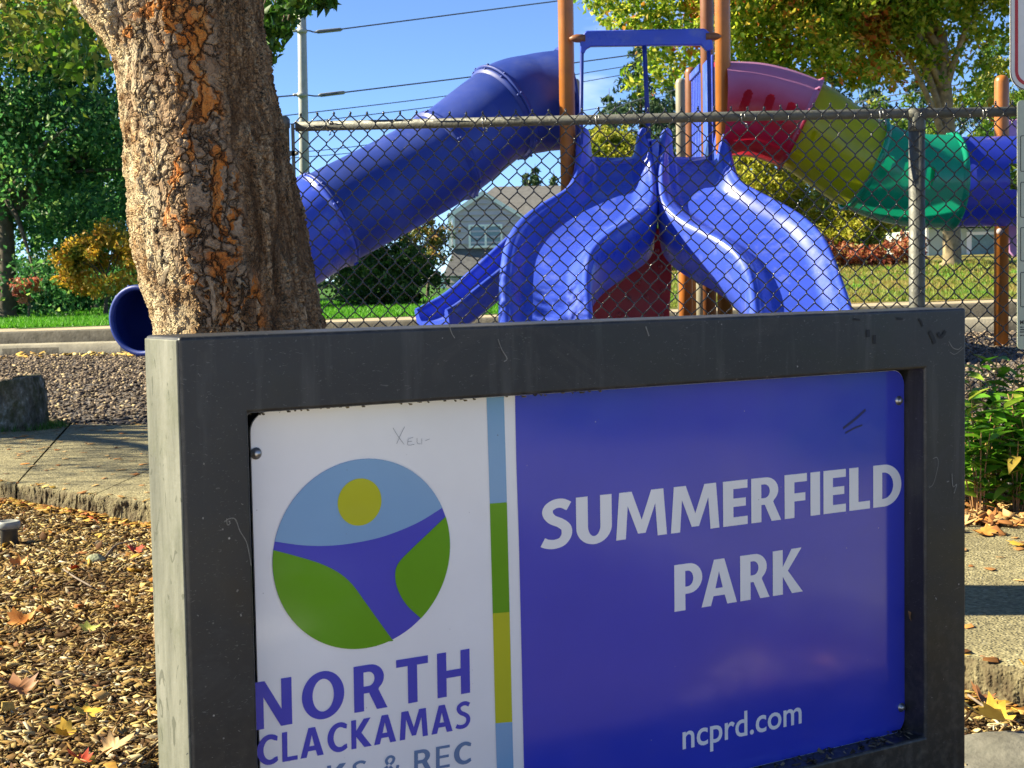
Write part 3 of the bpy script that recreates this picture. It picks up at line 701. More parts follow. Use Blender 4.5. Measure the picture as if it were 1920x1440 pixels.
cap_line('CLACKAMAS', z2(84, 1435), z2(885, 1288), (z2(195, 1420), z2(192, 1310)), 'letter', M['pr_blue'], L1, gap=.135, w=.18, h=.145)
cap_line('PARKS & REC', z2(80, 1567), z2(887, 1420), (z2(672, 1450), z2(672, 1366)), 'letter', M['pr_steel'], L1, gap=.17, space=.34, w=.15, h=.12)
# web address in regular lower case
tc_ = bpy.data.curves.new('web', 'FONT'); tc_.body = 'ncprd.com'; tc_.offset = .011; tc_.size = 1; tc_.resolution_u = 4
tmp = bpy.data.objects.new('tmp', tc_); COL.objects.link(tmp); bpy.context.view_layer.update()
me = bpy.data.meshes.new_from_object(tmp.evaluated_get(bpy.context.evaluated_depsgraph_get())); bpy.data.objects.remove(tmp)
xs_ = [v.co.x for v in me.vertices]; x0, x1 = min(xs_), max(xs_)
p0 = np.array(z3(626, 1374)); p1 = np.array(z3(1038, 1283)); L = np.linalg.norm(p1-p0); e = (p1-p0)/L; upv = np.array([-e[1], e[0]])
sx = L/(x1-x0); xh = (z3(628, 1312)[1]-z3(628, 1375)[1])/.50
# split the word into its letters by connected pieces and link each as a part
bm = bmesh.new(); bm.from_mesh(me); bm.verts.ensure_lookup_table()
seen = set(); isl = []
for v in bm.verts:
    if v.index in seen: continue
    st = [v]; comp = []
    seen.add(v.index)
    while st:
        a = st.pop(); comp.append(a)
        for ed in a.link_edges:
            b = ed.other_vert(a)
            if b.index not in seen: seen.add(b.index); st.append(b)
    isl.append(comp)
for comp in isl:
    ids = {v.index: k for k, v in enumerate(comp)}
    fs = {f for v in comp for f in v.link_faces}
    V = [S3(*(p0+e*((v.co.x-x0)*sx)+upv*(v.co.y*xh)), RC-L2) for v in comp]
    if fs:
        m2 = MB(); m2.add(V, [[ids[v.index] for v in f.verts] for f in fs]); m2.build('letter', M['pr_white'], panel)
bm.free()
# bolts
for (u, v) in ((479, 850), (1684, 751), (1689, 1326)):
    q = PS(u, v, RC); m2 = MB()
    m2.lathe(S3(q[0], q[1], RC-.0005), [(.0085, 0), (.0085, .002), (.0055, .0022), (.0055, .0055), (.0042, .0075)], 12, nS); m2.build('bolt', M['bolt'], root)
# scratched word, marker strokes and chipped paint
def scratch(pts, wd, mat, r, name, parent):
    m2 = MB(); pl = [PS(u, v, r) for u, v in pts]
    c = catmull(pl, 5) if len(pl) > 2 else np.array(pl); nn = len(c); wd *= .7
    for i in range(nn-1):
        d_ = c[i+1]-c[i]; d_ = d_/(np.linalg.norm(d_)+1e-9); nn_ = np.array([-d_[1], d_[0]])*wd*.5
        m2.add([S3(*(c[i]-nn_), r-.0012), S3(*(c[i+1]-nn_), r-.0012), S3(*(c[i+1]+nn_), r-.0012), S3(*(c[i]+nn_), r-.0012)], [(0, 1, 2, 3)])
    return m2
sm = plain('scratch_grey', (.30, .31, .33), .7); dm = plain('marker_ink', (.018, .018, .10), .5); cm = plain('bare_scuff', (.19, .185, .16), .7, .3, 80); km = plain('old_marker', (.006, .006, .006), .6)
mb = MB()
for pts in ([(736, 802), (745, 817), (757, 833)], [(758, 800), (750, 816), (743, 832)], [(765, 822), (764, 834), (776, 833)], [(764, 828), (772, 827)], [(766, 822), (774, 820)], [(781, 821), (782, 831), (788, 832)], [(790, 822), (790, 833)], [(797, 826), (805, 823)]):
    k = scratch(pts, .0010, sm, RC, '', None); mb.add(k.v, k.f)
mb.build('scratched_word', sm, panel)
mb = MB()
for pts, wd in (([(1580, 803), (1600, 788), (1622, 768)], .007), ([(1584, 812), (1600, 803), (1616, 797)], .005)):
    k = scratch(pts, wd, dm, RC, '', None); mb.add(k.v, k.f)
tag(mb.build('marker_stroke', dm, panel), kind='stuff')
mb = MB()
for pts, wd in (([(420, 978), (430, 972), (441, 974), (449, 995), (461, 1015), (467, 1040), (470, 1060)], .0018), ([(424, 972), (426, 984), (432, 980)], .0016), ([(841, 608), (846, 624), (852, 634)], .002), ([(933, 636), (940, 655), (950, 672), (944, 678)], .0022), ([(1778, 640), (1786, 652), (1796, 655), (1802, 650)], .0022), ([(1780, 660), (1790, 664), (1806, 652)], .0014),
                ([(1748, 860), (1756, 858), (1758, 872), (1750, 905), (1741, 915)], .0015), ([(1784, 888), (1786, 912), (1793, 908), (1788, 925)], .003), ([(1210, 612), (1216, 630)], .003)):
    k = scratch(pts, wd, cm, 0, '', None); mb.add(k.v, k.f)
for k in range(46):
    u, v = random.choice([(random.uniform(350, 460), random.uniform(850, 1430)), (random.uniform(380, 1780), random.uniform(600, 690)), (random.uniform(1745, 1800), random.uniform(700, 1430))])
    if random.random() < .7:
        ln = random.uniform(1, 5); a = random.uniform(0, 3.1)
        if v < 640+ (1812-u)*.037: 
            continue
        q = scratch([(u, v), (u+ln*math.cos(a), v+ln*math.sin(a))], random.uniform(.001, .0035), cm, 0, '', None); mb.add(q.v, q.f)
tag(mb.build('scuff', cm, root), kind='stuff')
mb = MB()
for pts, wd in (([(1742, 622), (1748, 632), (1752, 644)], .012), ([(1758, 624), (1762, 632), (1768, 628), (1772, 620)], .010), ([(1627, 618), (1627, 632)], .012), ([(1639, 628), (1639, 645)], .010), ([(1722, 598), (1727, 604), (1729, 612)], .006), ([(1680, 597), (1692, 598)], .006), ([(1600, 598), (1612, 600)], .005)):
    k = scratch(pts, wd, km, 0, '', None); mb.add(k.v, k.f)
tag(mb.build('marker_stroke', km, root), kind='stuff')

# ------------------------------------------------------------------ tree at the front
t = NT('flaking_bark'); co = t.co()
w1 = t.noise(co, 5, 4, .6)
def warp(scale, amt, sc3):
    v = t.n.new('ShaderNodeVectorMath'); v.operation = 'MULTIPLY_ADD'
    t.l.new(w1.outputs['Color'], v.inputs[0]); v.inputs[1].default_value = (amt,)*3
    m_ = t.co(sc3); t.l.new(m_, v.inputs[2]); return v.outputs[0]
pc = warp(1, .22, (1, 1, .42))
ve = t.voro(pc, 27, 'DISTANCE_TO_EDGE'); vc = t.voro(pc, 27)
pc2 = warp(1, .30, (1, 1, .28))
ve2 = t.voro(pc2, 44, 'DISTANCE_TO_EDGE'); vc2 = t.voro(pc2, 44)
fine = t.noise(co, 110, 5, .7); med = t.noise(t.co((1, 1, .35)), 30, 6, .7, 1.2)
sep = t.n.new('ShaderNodeSeparateXYZ'); t.l.new(co, sep.inputs[0])
# rough corky ridges low down and on the flanks, plates in the middle
ridge_src = t.noise(t.co((1, 1, .20)), 17, 6, .66, 1.3)
zn = t.math('ADD', sep.outputs[2], t.math('MULTIPLY', t.math('SUBTRACT', t.noise(t.co((1, 1, .5)), 7, 4).outputs['Fac'], .5), 1.3))
lowmask = t.ramp(zn, [(.0, 1), (.98, .95), (1.20, .45), (1.5, .12)])
flank = t.ramp(t.math('ABSOLUTE', t.math('ADD', t.math('MULTIPLY', sep.outputs[2], .155), t.math('SUBTRACT', sep.outputs[0], .128))), [(.11, 0), (.19, .85)])
rough_m = t.math('MAXIMUM', lowmask, flank)
rough_m = t.math('MULTIPLY_ADD', t.math('SUBTRACT', t.noise(co, 4.2, 3).outputs['Fac'], .5), 1.5, rough_m)
rough_m = t.ramp(rough_m, [(.25, 0), (.60, 1)])
crack = t.ramp(ve.outputs['Distance'], [(.0, 0), (.055, .6), (.11, 1)])
crack2 = t.ramp(ve2.outputs['Distance'], [(.0, 0), (.10, .75), (.22, 1)])
plateh = t.math('MULTIPLY', crack, t.math('MULTIPLY_ADD', vc.outputs['Color'], .55, .45))
plateh = t.math('MULTIPLY_ADD', crack2, .22, plateh)
ridge = t.ramp(ridge_src.outputs['Fac'], [(.32, 0), (.62, 1)])
ridge = t.math('MULTIPLY', ridge, t.math('MULTIPLY_ADD', crack2, .5, .5))
hmix = t.mix(rough_m, plateh, t.math('MULTIPLY', ridge, 1.9))
hfin = t.math('MULTIPLY_ADD', med.outputs['Fac'], .30, hmix)
pal = t.ramp(vc.outputs['Color'], [(.0, (.14, .075, .038)), (.25, (.26, .175, .105)), (.5, (.36, .275, .185)), (.7, (.24, .13, .065)), (.9, (.44, .365, .25))])
pal = t.mix(.4, pal, t.ramp(vc2.outputs['Color'], [(.0, (.085, .052, .03)), (.5, (.30, .215, .14)), (1, (.50, .42, .31))]))
orn = t.voro(warp(1, .24, (1, 1, .55)), 21.0)
zone = t.math('SUBTRACT', 1.0, t.math('MULTIPLY', t.math('ABSOLUTE', t.math('ADD', t.math('MULTIPLY', sep.outputs[2], .14), t.math('SUBTRACT', sep.outputs[0], .18))), 5.0))
om = t.ramp(t.math('MULTIPLY_ADD', t.math('MAXIMUM', zone, -1.0), .34, orn.outputs['Color']), [(.868, 0), (.900, 1)])
om = t.math('MULTIPLY', om, t.ramp(rough_m, [(.3, 1), (.8, .25)]))
pal = t.mix(om, pal, t.ramp(vc2.outputs['Color'], [(0, (.42, .125, .018)), (.6, (.54, .20, .035)), (1, (.44, .25, .08))]))
rcol = t.ramp(t.math('MULTIPLY_ADD', fine.outputs['Fac'], .5, t.math('MULTIPLY', ridge, .6)), [(.22, (.035, .018, .009)), (.42, (.16, .092, .044)), (.62, (.32, .215, .12)), (.90, (.52, .41, .26))])
pal = t.mix(rough_m, pal, rcol)
pal = t.mix(t.ramp(fine.outputs['Fac'], [(.36, .4), (.54, 0)]), pal, (.055, .036, .024))
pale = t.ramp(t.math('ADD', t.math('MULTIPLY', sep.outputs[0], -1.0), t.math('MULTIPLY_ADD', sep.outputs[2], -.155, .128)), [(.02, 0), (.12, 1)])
lit_breakup = t.ramp(t.noise(co, 13, 5, .65).outputs['Fac'], [(.38, 0), (.60, .75)])
pal = t.mix(t.math('MULTIPLY', lit_breakup, t.math('ADD', .08, t.math('MULTIPLY', pale, .95))), pal, (.58, .54, .40))  # left side of the trunk painted paler, as if the sun lit it
pal = t.mix(t.math('MULTIPLY', t.math('SUBTRACT', 1.0, crack), t.math('SUBTRACT', 1.0, rough_m)), pal, (.040, .025, .015))
pal = t.mix(.6, pal, (1.0, .88, .74), 'MULTIPLY')
t.set(col=pal, rough=.92, spec=.2)
dn = t.n.new('ShaderNodeDisplacement'); dn.inputs['Scale'].default_value = .0128; dn.inputs['Midlevel'].default_value = .6
t.l.new(hfin, dn.inputs['Height']); t.l.new(dn.outputs[0], t.out.inputs['Displacement'])
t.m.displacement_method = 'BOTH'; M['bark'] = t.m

TY = 5.0
tree = thing('shade_tree', (P(443, 700, TY).x, TY, 0), 'big trunk of flaking brown and orange bark rising behind the park sign', 'tree')
prof = [(-260, 275, 300), (-120, 305, 300), (-60, 318, 296), (0, 335, 290), (60, 346, 283), (100, 355, 283), (200, 369, 285), (300, 386, 300), (400, 402, 317), (500, 420, 317), (560, 434, 312), (620, 446, 312), (700, 458, 330), (800, 466, 336), (900, 470, 345), (980, 472, 356), (1060, 475, 362), (1140, 478, 372), (1230, 480, 392)]
cps = []
for v, u, wd in prof[::-1]:
    p = P(u, v, TY); cps.append((p.x, p.z, wd*.955*TY/FPX/2))
cps = catmull(cps, 28)
NA = 420; nz = len(cps)
# even spacing in height
zz = np.linspace(cps[0, 1], cps[-1, 1], 560); xx = np.interp(zz, cps[:, 1], cps[:, 0]); rr = np.interp(zz, cps[:, 1], cps[:, 2])
a = np.linspace(0, 2*pi, NA, endpoint=False)
A, Zg = np.meshgrid(a, zz); Rg = rr[:, None]*np.ones_like(A)
low = np.clip((1.15-Zg)/1.15, 0, 1)
Rg = Rg*(1+.035*np.sin(2*A+Zg*1.1+.6)+.022*np.sin(5*A+Zg*.6)*(.5+low)+.025*low*np.sin(7*A+1.0+.3*Zg)+.012*np.sin(11*A-Zg*3))
# collar of a cut branch, upper left
for (a_, z_, am, sa, sz) in ((pi+.25, 1.97, .085, .42, .10), (-.55, 1.55, .02, .3, .15), (pi*1.45, 1.25, .02, .4, .2)):
    da = (A-a_+pi) % (2*pi)-pi; Rg = Rg+am*np.exp(-(da/sa)**2-((Zg-z_)/sz)**2)
V = np.stack([xx[:, None]+Rg*np.cos(A), TY+.02+Rg*np.sin(A), Zg], -1).reshape(-1, 3)
i = np.arange(len(zz)-1)[:, None]*NA; j = np.arange(NA)[None]; j2 = (j+1) % NA
F = np.stack([i+j, i+j2, i+NA+j2, i+NA+j], -1).reshape(-1, 4)
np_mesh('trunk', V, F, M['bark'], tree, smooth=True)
limb_mat = plain('limb_bark', (.17, .13, .095), .9, .35, 18, bump=.8, bscale=40)
top = Vector((xx[-1], TY+.02, zz[-1]))
limbs = [[top-Vector((0, 0, .12)), top+Vector((-.35, .2, .7)), top+Vector((-1.0, .6, 1.6)), top+Vector((-1.5, 1.1, 2.9))],
         [top-Vector((0, 0, .10)), top+Vector((.25, .3, .8)), top+Vector((.7, .9, 1.9)), top+Vector((1.0, 1.5, 3.2))],
         [top-Vector((0, 0, .08)), top+Vector((0, -.25, .8)), top+Vector((-.2, -.7, 1.8)), top+Vector((-.1, -1.0, 3.0))],
         [top+Vector((.1, .1, .4)), top+Vector((.45, .6, .75)), top+Vector((.65, 1.2, .80)), top+Vector((.72, 1.8, .62))],
         [top+Vector((-.2, .1, .4)), top+Vector((-.9, .8, .85)), top+Vector((-1.8, 1.8, 1.0)), top+Vector((-2.8, 2.8, .75))]]
for L_, r0 in zip(limbs, (.15, .15, .13, .05, .06)):
    c = catmull(L_, 6); m2 = MB(); m2.tube(c, list(np.linspace(r0, r0*.25, len(c))), 12); m2.build('limb', limb_mat, tree)

def leaf_cloud(name, pts, size, mat, parent=None, aspect=.55, droop=0.0, jit=.5, fold=.25):
    """one small folded leaf (two triangles) per point, joined into one mesh"""
    pts = np.asarray(pts); n = len(pts)
    s = size*RNG.uniform(1-jit, 1+jit, n)
    d = RNG.normal(0, 1, (n, 3)); d[:, 2] -= droop; d /= np.linalg.norm(d, axis=1)[:, None]
    e = RNG.normal(0, 1, (n, 3)); e -= d*(e*d).sum(1)[:, None]; e /= np.linalg.norm(e, axis=1)[:, None]
    nn = np.cross(d, e); w = s*aspect
    a = pts-d*(s/2)[:, None]; b = pts+e*(w/2)[:, None]+nn*(w*fold)[:, None]-d*(s*.08)[:, None]; c = pts+d*(s/2)[:, None]; dd = pts-e*(w/2)[:, None]+nn*(w*fold)[:, None]-d*(s*.08)[:, None]
    V = np.stack([a, b, c, dd], 1).reshape(-1, 3); k = np.arange(n)[:, None]*4
    F = np.concatenate([k+np.array([[0, 1, 2]]), k+np.array([[0, 2, 3]])], 1).reshape(-1, 3)
    return np_mesh(name, V, F, mat, parent)
def clumps(centres, n_each, r, flat=.7):
    centres = np.asarray(centres); m = len(centres)
    rad = r*RNG.uniform(.6, 1.3, m)
    o = RNG.normal(0, 1, (m, n_each, 3)); o /= (np.linalg.norm(o, axis=2)[..., None]+1e-9); o *= RNG.uniform(.15, 1, (m, n_each, 1))**.6
    o[..., 2] *= flat
    return (centres[:, None]+o*rad[:, None, None]).reshape(-1, 3)
def shell(c, rx, ry, rz, n, inner=.45, zmin=-1.0):
    o = RNG.normal(0, 1, (n*3, 3)); o /= np.linalg.norm(o, axis=1)[:, None]; o = o[o[:, 2] > zmin][:n]
    o *= RNG.uniform(inner, 1, (len(o), 1))
    return np.array(c)+o*np.array([rx, ry, rz])
M['leaf_front'] = leaf_mat('front_leaves', [(0, (.020, .065, .010)), (.5, (.045, .135, .014)), (.85, (.09, .22, .018)), (1, (.20, .30, .03))], trans=.45)
cc = shell(top+Vector((.3, .9, 2.6)), 3.0, 2.4, 1.7, 150, .3)
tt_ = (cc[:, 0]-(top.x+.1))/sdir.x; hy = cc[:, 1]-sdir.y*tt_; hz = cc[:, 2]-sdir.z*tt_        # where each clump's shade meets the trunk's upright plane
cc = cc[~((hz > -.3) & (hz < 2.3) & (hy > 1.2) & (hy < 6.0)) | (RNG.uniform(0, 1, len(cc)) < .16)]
pts = [clumps(cc, 46, .42)]
def spray(uv, Y, n, r): return clumps([P(u, v, y) for (u, v), y in zip(uv, Y)], n, r, .75)
uvr = [(495, 10), (520, 25), (545, 8), (575, 2), (600, -8), (500, 55), (525, 60), (510, 88), (540, 38), (498, 110), (560, 20), (610, 4), (530, -20), (580, -25), (508, 30), (497, 78), (620, -18)]
pts.append(spray(uvr, RNG.uniform(6.3, 7.2, len(uvr)), 42, .055))
uvl = [(RNG.uniform(-60, 225), RNG.uniform(-60, 150)) for k in range(46)]
uvl = [q for q in uvl if q[1] < 60+RNG.uniform(0, 110)]
leaf_cloud('crown', np.concatenate(pts), .058, M['leaf_front'], tree, droop=.7, aspect=.5)
m2 = MB()
for (u, v) in uvr[::2]:
    e1 = P(u, v, 6.7); m2.tube(catmull([top+Vector((.65, 1.2, .80)), (top+Vector((.65, 1.2, .80))+e1)/2+Vector((0, 0, .12)), e1], 5), .004, 5)
m2.build('twig', limb_mat, tree)

# ------------------------------------------------------------------ chain link fence
FY = 7.0
rz = P(1235, 221, FY).z; fx0 = P(541, 300, FY).x; fx1 = 4.45
fence = thing('chain_link_fence', (fx0, FY, .09), 'chain link fence with grey top rail between the shrubs and the slides', 'fence')
rail_r = .0215
mb = MB(); mb.tube([(fx0+.03, FY+.035, rz-.006), (1.1, FY+.035, rz+.004), (fx1, FY+.035, rz)], rail_r, 14); mb.build('top_rail', M['galv'], fence)
mb = MB(); ptop = P(530, 217, FY).z
mb.lathe((P(529, 300, FY).x, FY+.03, .0), [(.030, 0), (.030, ptop-.05), (.034, ptop-.05), (.034, ptop-.012), (.024, ptop), (.004, ptop+.005)], 18); mb.build('post', M['galv'], fence)
for u in (1723, 2915):
    x = P(u, 400, FY).x; mb = MB()
    mb.lathe((x, FY+.035, .0), [(.035, 0), (.035, rz-.03)], 18)
    mb.build('post', M['galv'], fence)
    mb = MB(); mb.lathe((x, FY+.035, rz-.075), [(.036, 0), (.037, .01), (.037, .05), (.032, .075), (.014, .095), (.004, .10)], 18); mb.tube([(x-.04, FY+.035, rz), (x+.04, FY+.035, rz)], rail_r+.005, 14)
    mb.build('loop_cap', M['galv'], fence)
xt = P(551, 300, FY).x
mb = MB(); mb.box((xt-.007, FY-.012, .16), (xt+.007, FY-.004, rz-.0)); mb.build('tension_bar', M['galv'], fence)
for z in (P(545, 288, FY).z, P(545, 470, FY).z, .62, .25):
    mb = MB(); x = P(529, 300, FY).x; mb.lathe((x, FY+.03, z-.011), [(.0325, 0), (.0325, .022)], 18); mb.box((x+.02, FY-.010, z-.011), (xt+.014, FY-.014+.002, z+.011)); mb.lathe((xt+.016, FY-.02, z), [(.008, 0), (.008, .012)], 8, (0, 1, 0))
    mb.build('tension_band', M['galv'], fence)
PW, PH = .0717, .0850                                # diamond width and height
ztop = rz+.036; nh = int((ztop-.16)/(PH/2))
def wire_mesh():
    pts = []; r = .0030
    for k in range(nh+1):
        z = -k*PH/2; sgn = 1 if k % 2 == 0 else -1; x = PW/4*sgn; f = 1
        yb = -.0045*sgn
        if k == 0: pts += [(x-.002, 0, .010), (x+.003, .004, .004), (x+.001, -.004, -.003)]; continue
        pts += [(x*.80, yb*.3, z+.0085), (x*1.02, yb, z+.0035), (x*1.02, -yb, z-.0035), (x*.80, -yb*.3, z-.0085)]
    m = MB(); m.tube(pts, r, 6); return m
wm = wire_mesh(); wob = wm.build('wire', M['wire'], None); wob.parent = fence; wob.location = (xt+PW/4-fx0, -.004, ztop-.09)
nw = int((fx1-xt)/(PW/2))
for k in range(1, nw):
    c = wob.copy(); COL.objects.link(c); c.parent = fence
    sag = .004*math.sin(k*.21)+.003*math.sin(k*.53)+random.uniform(-.002, .002)
    c.location = (xt+PW/4+k*PW/2-fx0, -.004+random.uniform(-.0012, .0012), ztop-.09+sag)
    if k % 2: c.rotation_euler = (0, 0, pi)
for u in (612, 905, 1118, 1392, 1652, 1846):
    x = P(u, 230, FY).x; mb = MB(); q = []
    for k in range(15):
        a = k/14*2*pi*1.6; q.append((x+.012*math.cos(k*.3)+k*.001, FY+.035-(rail_r+.004)*math.cos(a), rz-.004+(rail_r+.004)*math.sin(a)))
    q += [(x+.02, FY-.012, rz-.035), (x+.012, FY-.014, rz-.052), (x+.022, FY-.012, rz-.045)]
    mb.tube(q, .0022, 5); mb.build('tie_wire', M['bolt'], fence)

# ------------------------------------------------------------------ play structure
play = thing('play_structure', (P(1215, 600, 14.6).x, 14.6, float(zplay(1.2, 14.6))), 'play structure with blue twin slides, long tube slide and bright striped crawl tunnel', 'playground')
def post(name, u, Y, vtop, r, mat, vref=300, ztop=None, fl=True):
    b = P(u, vref, Y); zt = P(u, vtop, Y).z if ztop is None else ztop; zb = float(zplay(b.x, Y))-.05
    mb = MB(); h = zt-zb; mb.lathe((b.x, Y, zb), [(r, 0), (r, h-r*.9), (r*.93, h-r*.5), (r*.7, h-r*.16), (r*.3, h)], 24)
    return mb.build(name, mat, play)
post('post', 1065, 14.15, 0, .068, M['orange_post'], ztop=4.1)
post('post', 1357, 14.15, 0, .068, M['orange_post'], ztop=4.1)
post('post', 1328, 15.3, 0, .064, M['brown_post'], ztop=4.1)
post('post', 1080, 16.6, 147, .05, M['tan_post'])
post('post', 1278, 16.7, 147, .055, M['tan_post'])
post('post', 1297, 16.3, 126, .060, M['brown_post'])
post('post', 1878, 15.0, 141, .067, M['orange_post'])
post('post', 1286, 15.4, 470, .066, M['orange_post'], vref=540); post('post', 1316, 16.2, 470, .058, M['tan_post'], vref=540)
# blue crossbar with pipe ends and hanging bars
YB = 14.02
def barpoly(pts, Y, th, mat, name, r=.0):
    mb = MB(); q = [P(u, v, Y) for u, v in pts]; mb.prism(q, (0, th, 0)); return mb.build(name, mat, play, bevel=.012)
barpoly([(1088, 72), (1099, 57), (1322, 53), (1334, 64), (1338, 92), (1326, 96), (1315, 84), (1108, 87), (1099, 92), (1096, 100), (1088, 98)], YB, .07, M['plastic_blue'], 'crossbar')
for (u0, v0, u1, v1) in ((1067, 72, 1097, 72), (1323, 69, 1353, 68)):
    a_, b_ = P(u0, v0, YB+.02), P(u1, v1, YB+.02); ax = b_-a_
    mb = MB(); L_ = ax.length; rr_ = .036
    mb.lathe(a_, ([(.006, 0), (.026, .03), (rr_, .06), (rr_, L_)] if u0 < 1200 else [(rr_, 0), (rr_, L_-.06), (.026, L_-.03), (.006, L_)]), 14, ax); mb.build('pipe_end', M['brown_post'], play)
for (u0, v0, u1, v1, r) in ((1091, 96, 1089, 330, .017), (1208, 84, 1216, 260, .020), (1329, 92, 1332, 300, .018)):
    mb = MB(); mb.tube([P(u0, v0, YB+.03), P(u1, v1, YB+.03)], r, 12); mb.build('grab_bar', M['plastic_navy'], play)
# deck and barrier
px0, px1 = P(1065, 300, 14.15).x, P(1357, 300, 14.15).x; zd = P(1200, 316, 14.15).z
mb = MB(); mb.box((px0-.02, 14.32, zd-.09), (px1+.02, 15.4, zd-.02)); mb.build('deck', M['deck'], play, bevel=.01)
bx = P(1312, 200, 15.6).x
mb = MB(); mb.box((bx-.03, 15.42, zd-.02), (bx+.03, 16.2, zd+.05)); mb.box((bx-.03, 15.42, P(1310, 133, 15.8).z-.05), (bx+.03, 16.2, P(1310, 133, 15.8).z+.02))
for k in range(6):
    y = 15.46+k*.135; mb.box((bx-.012, y, zd+.05), (bx+.012, y+.06, P(1310, 133, 15.8).z-.05))
mb.build('barrier', M['plastic_blue'], play, bevel=.008)
for k in range(2):
    mb = MB(); x = px1+.02-.09*k
    mb.box((x-.012, 14.3, zd+.0), (x+.012, 14.95, zd+1.0)); mb.build('side_panel', M['plastic_red'] if k == 0 else M['plastic_blue'], play, bevel=.01)

def chute(name, centre, half, wall, bedh, mat, parent, n=10, thick=.055, depth=.10):
    """moulded slide: a hollow U section swept along a curve"""
    m0 = len(centre); C = catmull([list(p) for p in centre], n); m = len(C)
    tt = np.linspace(0, m0-1, m); hw = np.interp(tt, range(m0), half); wl_ = np.interp(tt, range(m0), wall); dp = np.interp(tt, range(m0), bedh)
    for _ in range(40):
        for q in (C, hw, wl_, dp): q[1:-1] = (q[:-2]+2*q[1:-1]+q[2:])/4
    T = np.gradient(C, axis=0); T /= np.linalg.norm(T, axis=1)[:, None]
    for _ in range(10): T[1:-1] = (T[:-2]+2*T[1:-1]+T[2:])/4
    T /= np.linalg.norm(T, axis=1)[:, None]
    Lt = np.cross(T, np.array([0, 0, 1.0])); Lt /= np.linalg.norm(Lt, axis=1)[:, None]
    # smooth the sideways axis
    for _ in range(6): Lt[1:-1] = (Lt[:-2]+2*Lt[1:-1]+Lt[2:])/4
    Lt /= np.linalg.norm(Lt, axis=1)[:, None]
    Nn = np.cross(Lt, T)
    V = []
    for k in range(m):
        w, h, d = hw[k], wl_[k], dp[k]
        inner = []
        for q in np.linspace(-1, 1, 49):
            aq = abs(q)
            if aq < .55: pt = (w*.64*q/.55, .012*(aq/.55)**2)
            elif aq < .88:
                f = (aq-.55)/.33; pt = (np.sign(q)*(w*.64+w*.17*math.sin(f*pi/2)), .012+(h*.90)*(1-math.cos(f*pi/2))**.9)
            else:
                f = (aq-.88)/.12; pt = (np.sign(q)*(w*.81+w*.21*f), .012+h*.90+.035*math.sin(f*pi*.85))
            inner.append(pt)
        outer = [(w*1.03, h*.80), (w*1.02, h*.45), (w*1.0, -.0), (w*.95, -d*.65), (w*.86, -d), (w*.5, -d*1.02), (0, -d*1.02), (-w*.5, -d*1.02), (-w*.86, -d), (-w*.95, -d*.65), (-w*1.0, 0), (-w*1.02, h*.45), (-w*1.03, h*.80)]
        for a_, b_ in inner+outer: V.append(C[k]+Lt[k]*a_*1.0+Nn[k]*b_)
    S_ = 49+13
    F = [(k*S_+i_, k*S_+(i_+1) % S_, (k+1)*S_+(i_+1) % S_, (k+1)*S_+i_) for k in range(m-1) for i_ in range(S_)]
    mb = MB(); mb.add(V, F, True); mb.add([V[i_] for i_ in range(S_)], [tuple(range(S_))]); mb.add([V[(m-1)*S_+i_] for i_ in range(S_)], [tuple(range(S_))])
    return mb.build(name, mat, parent)
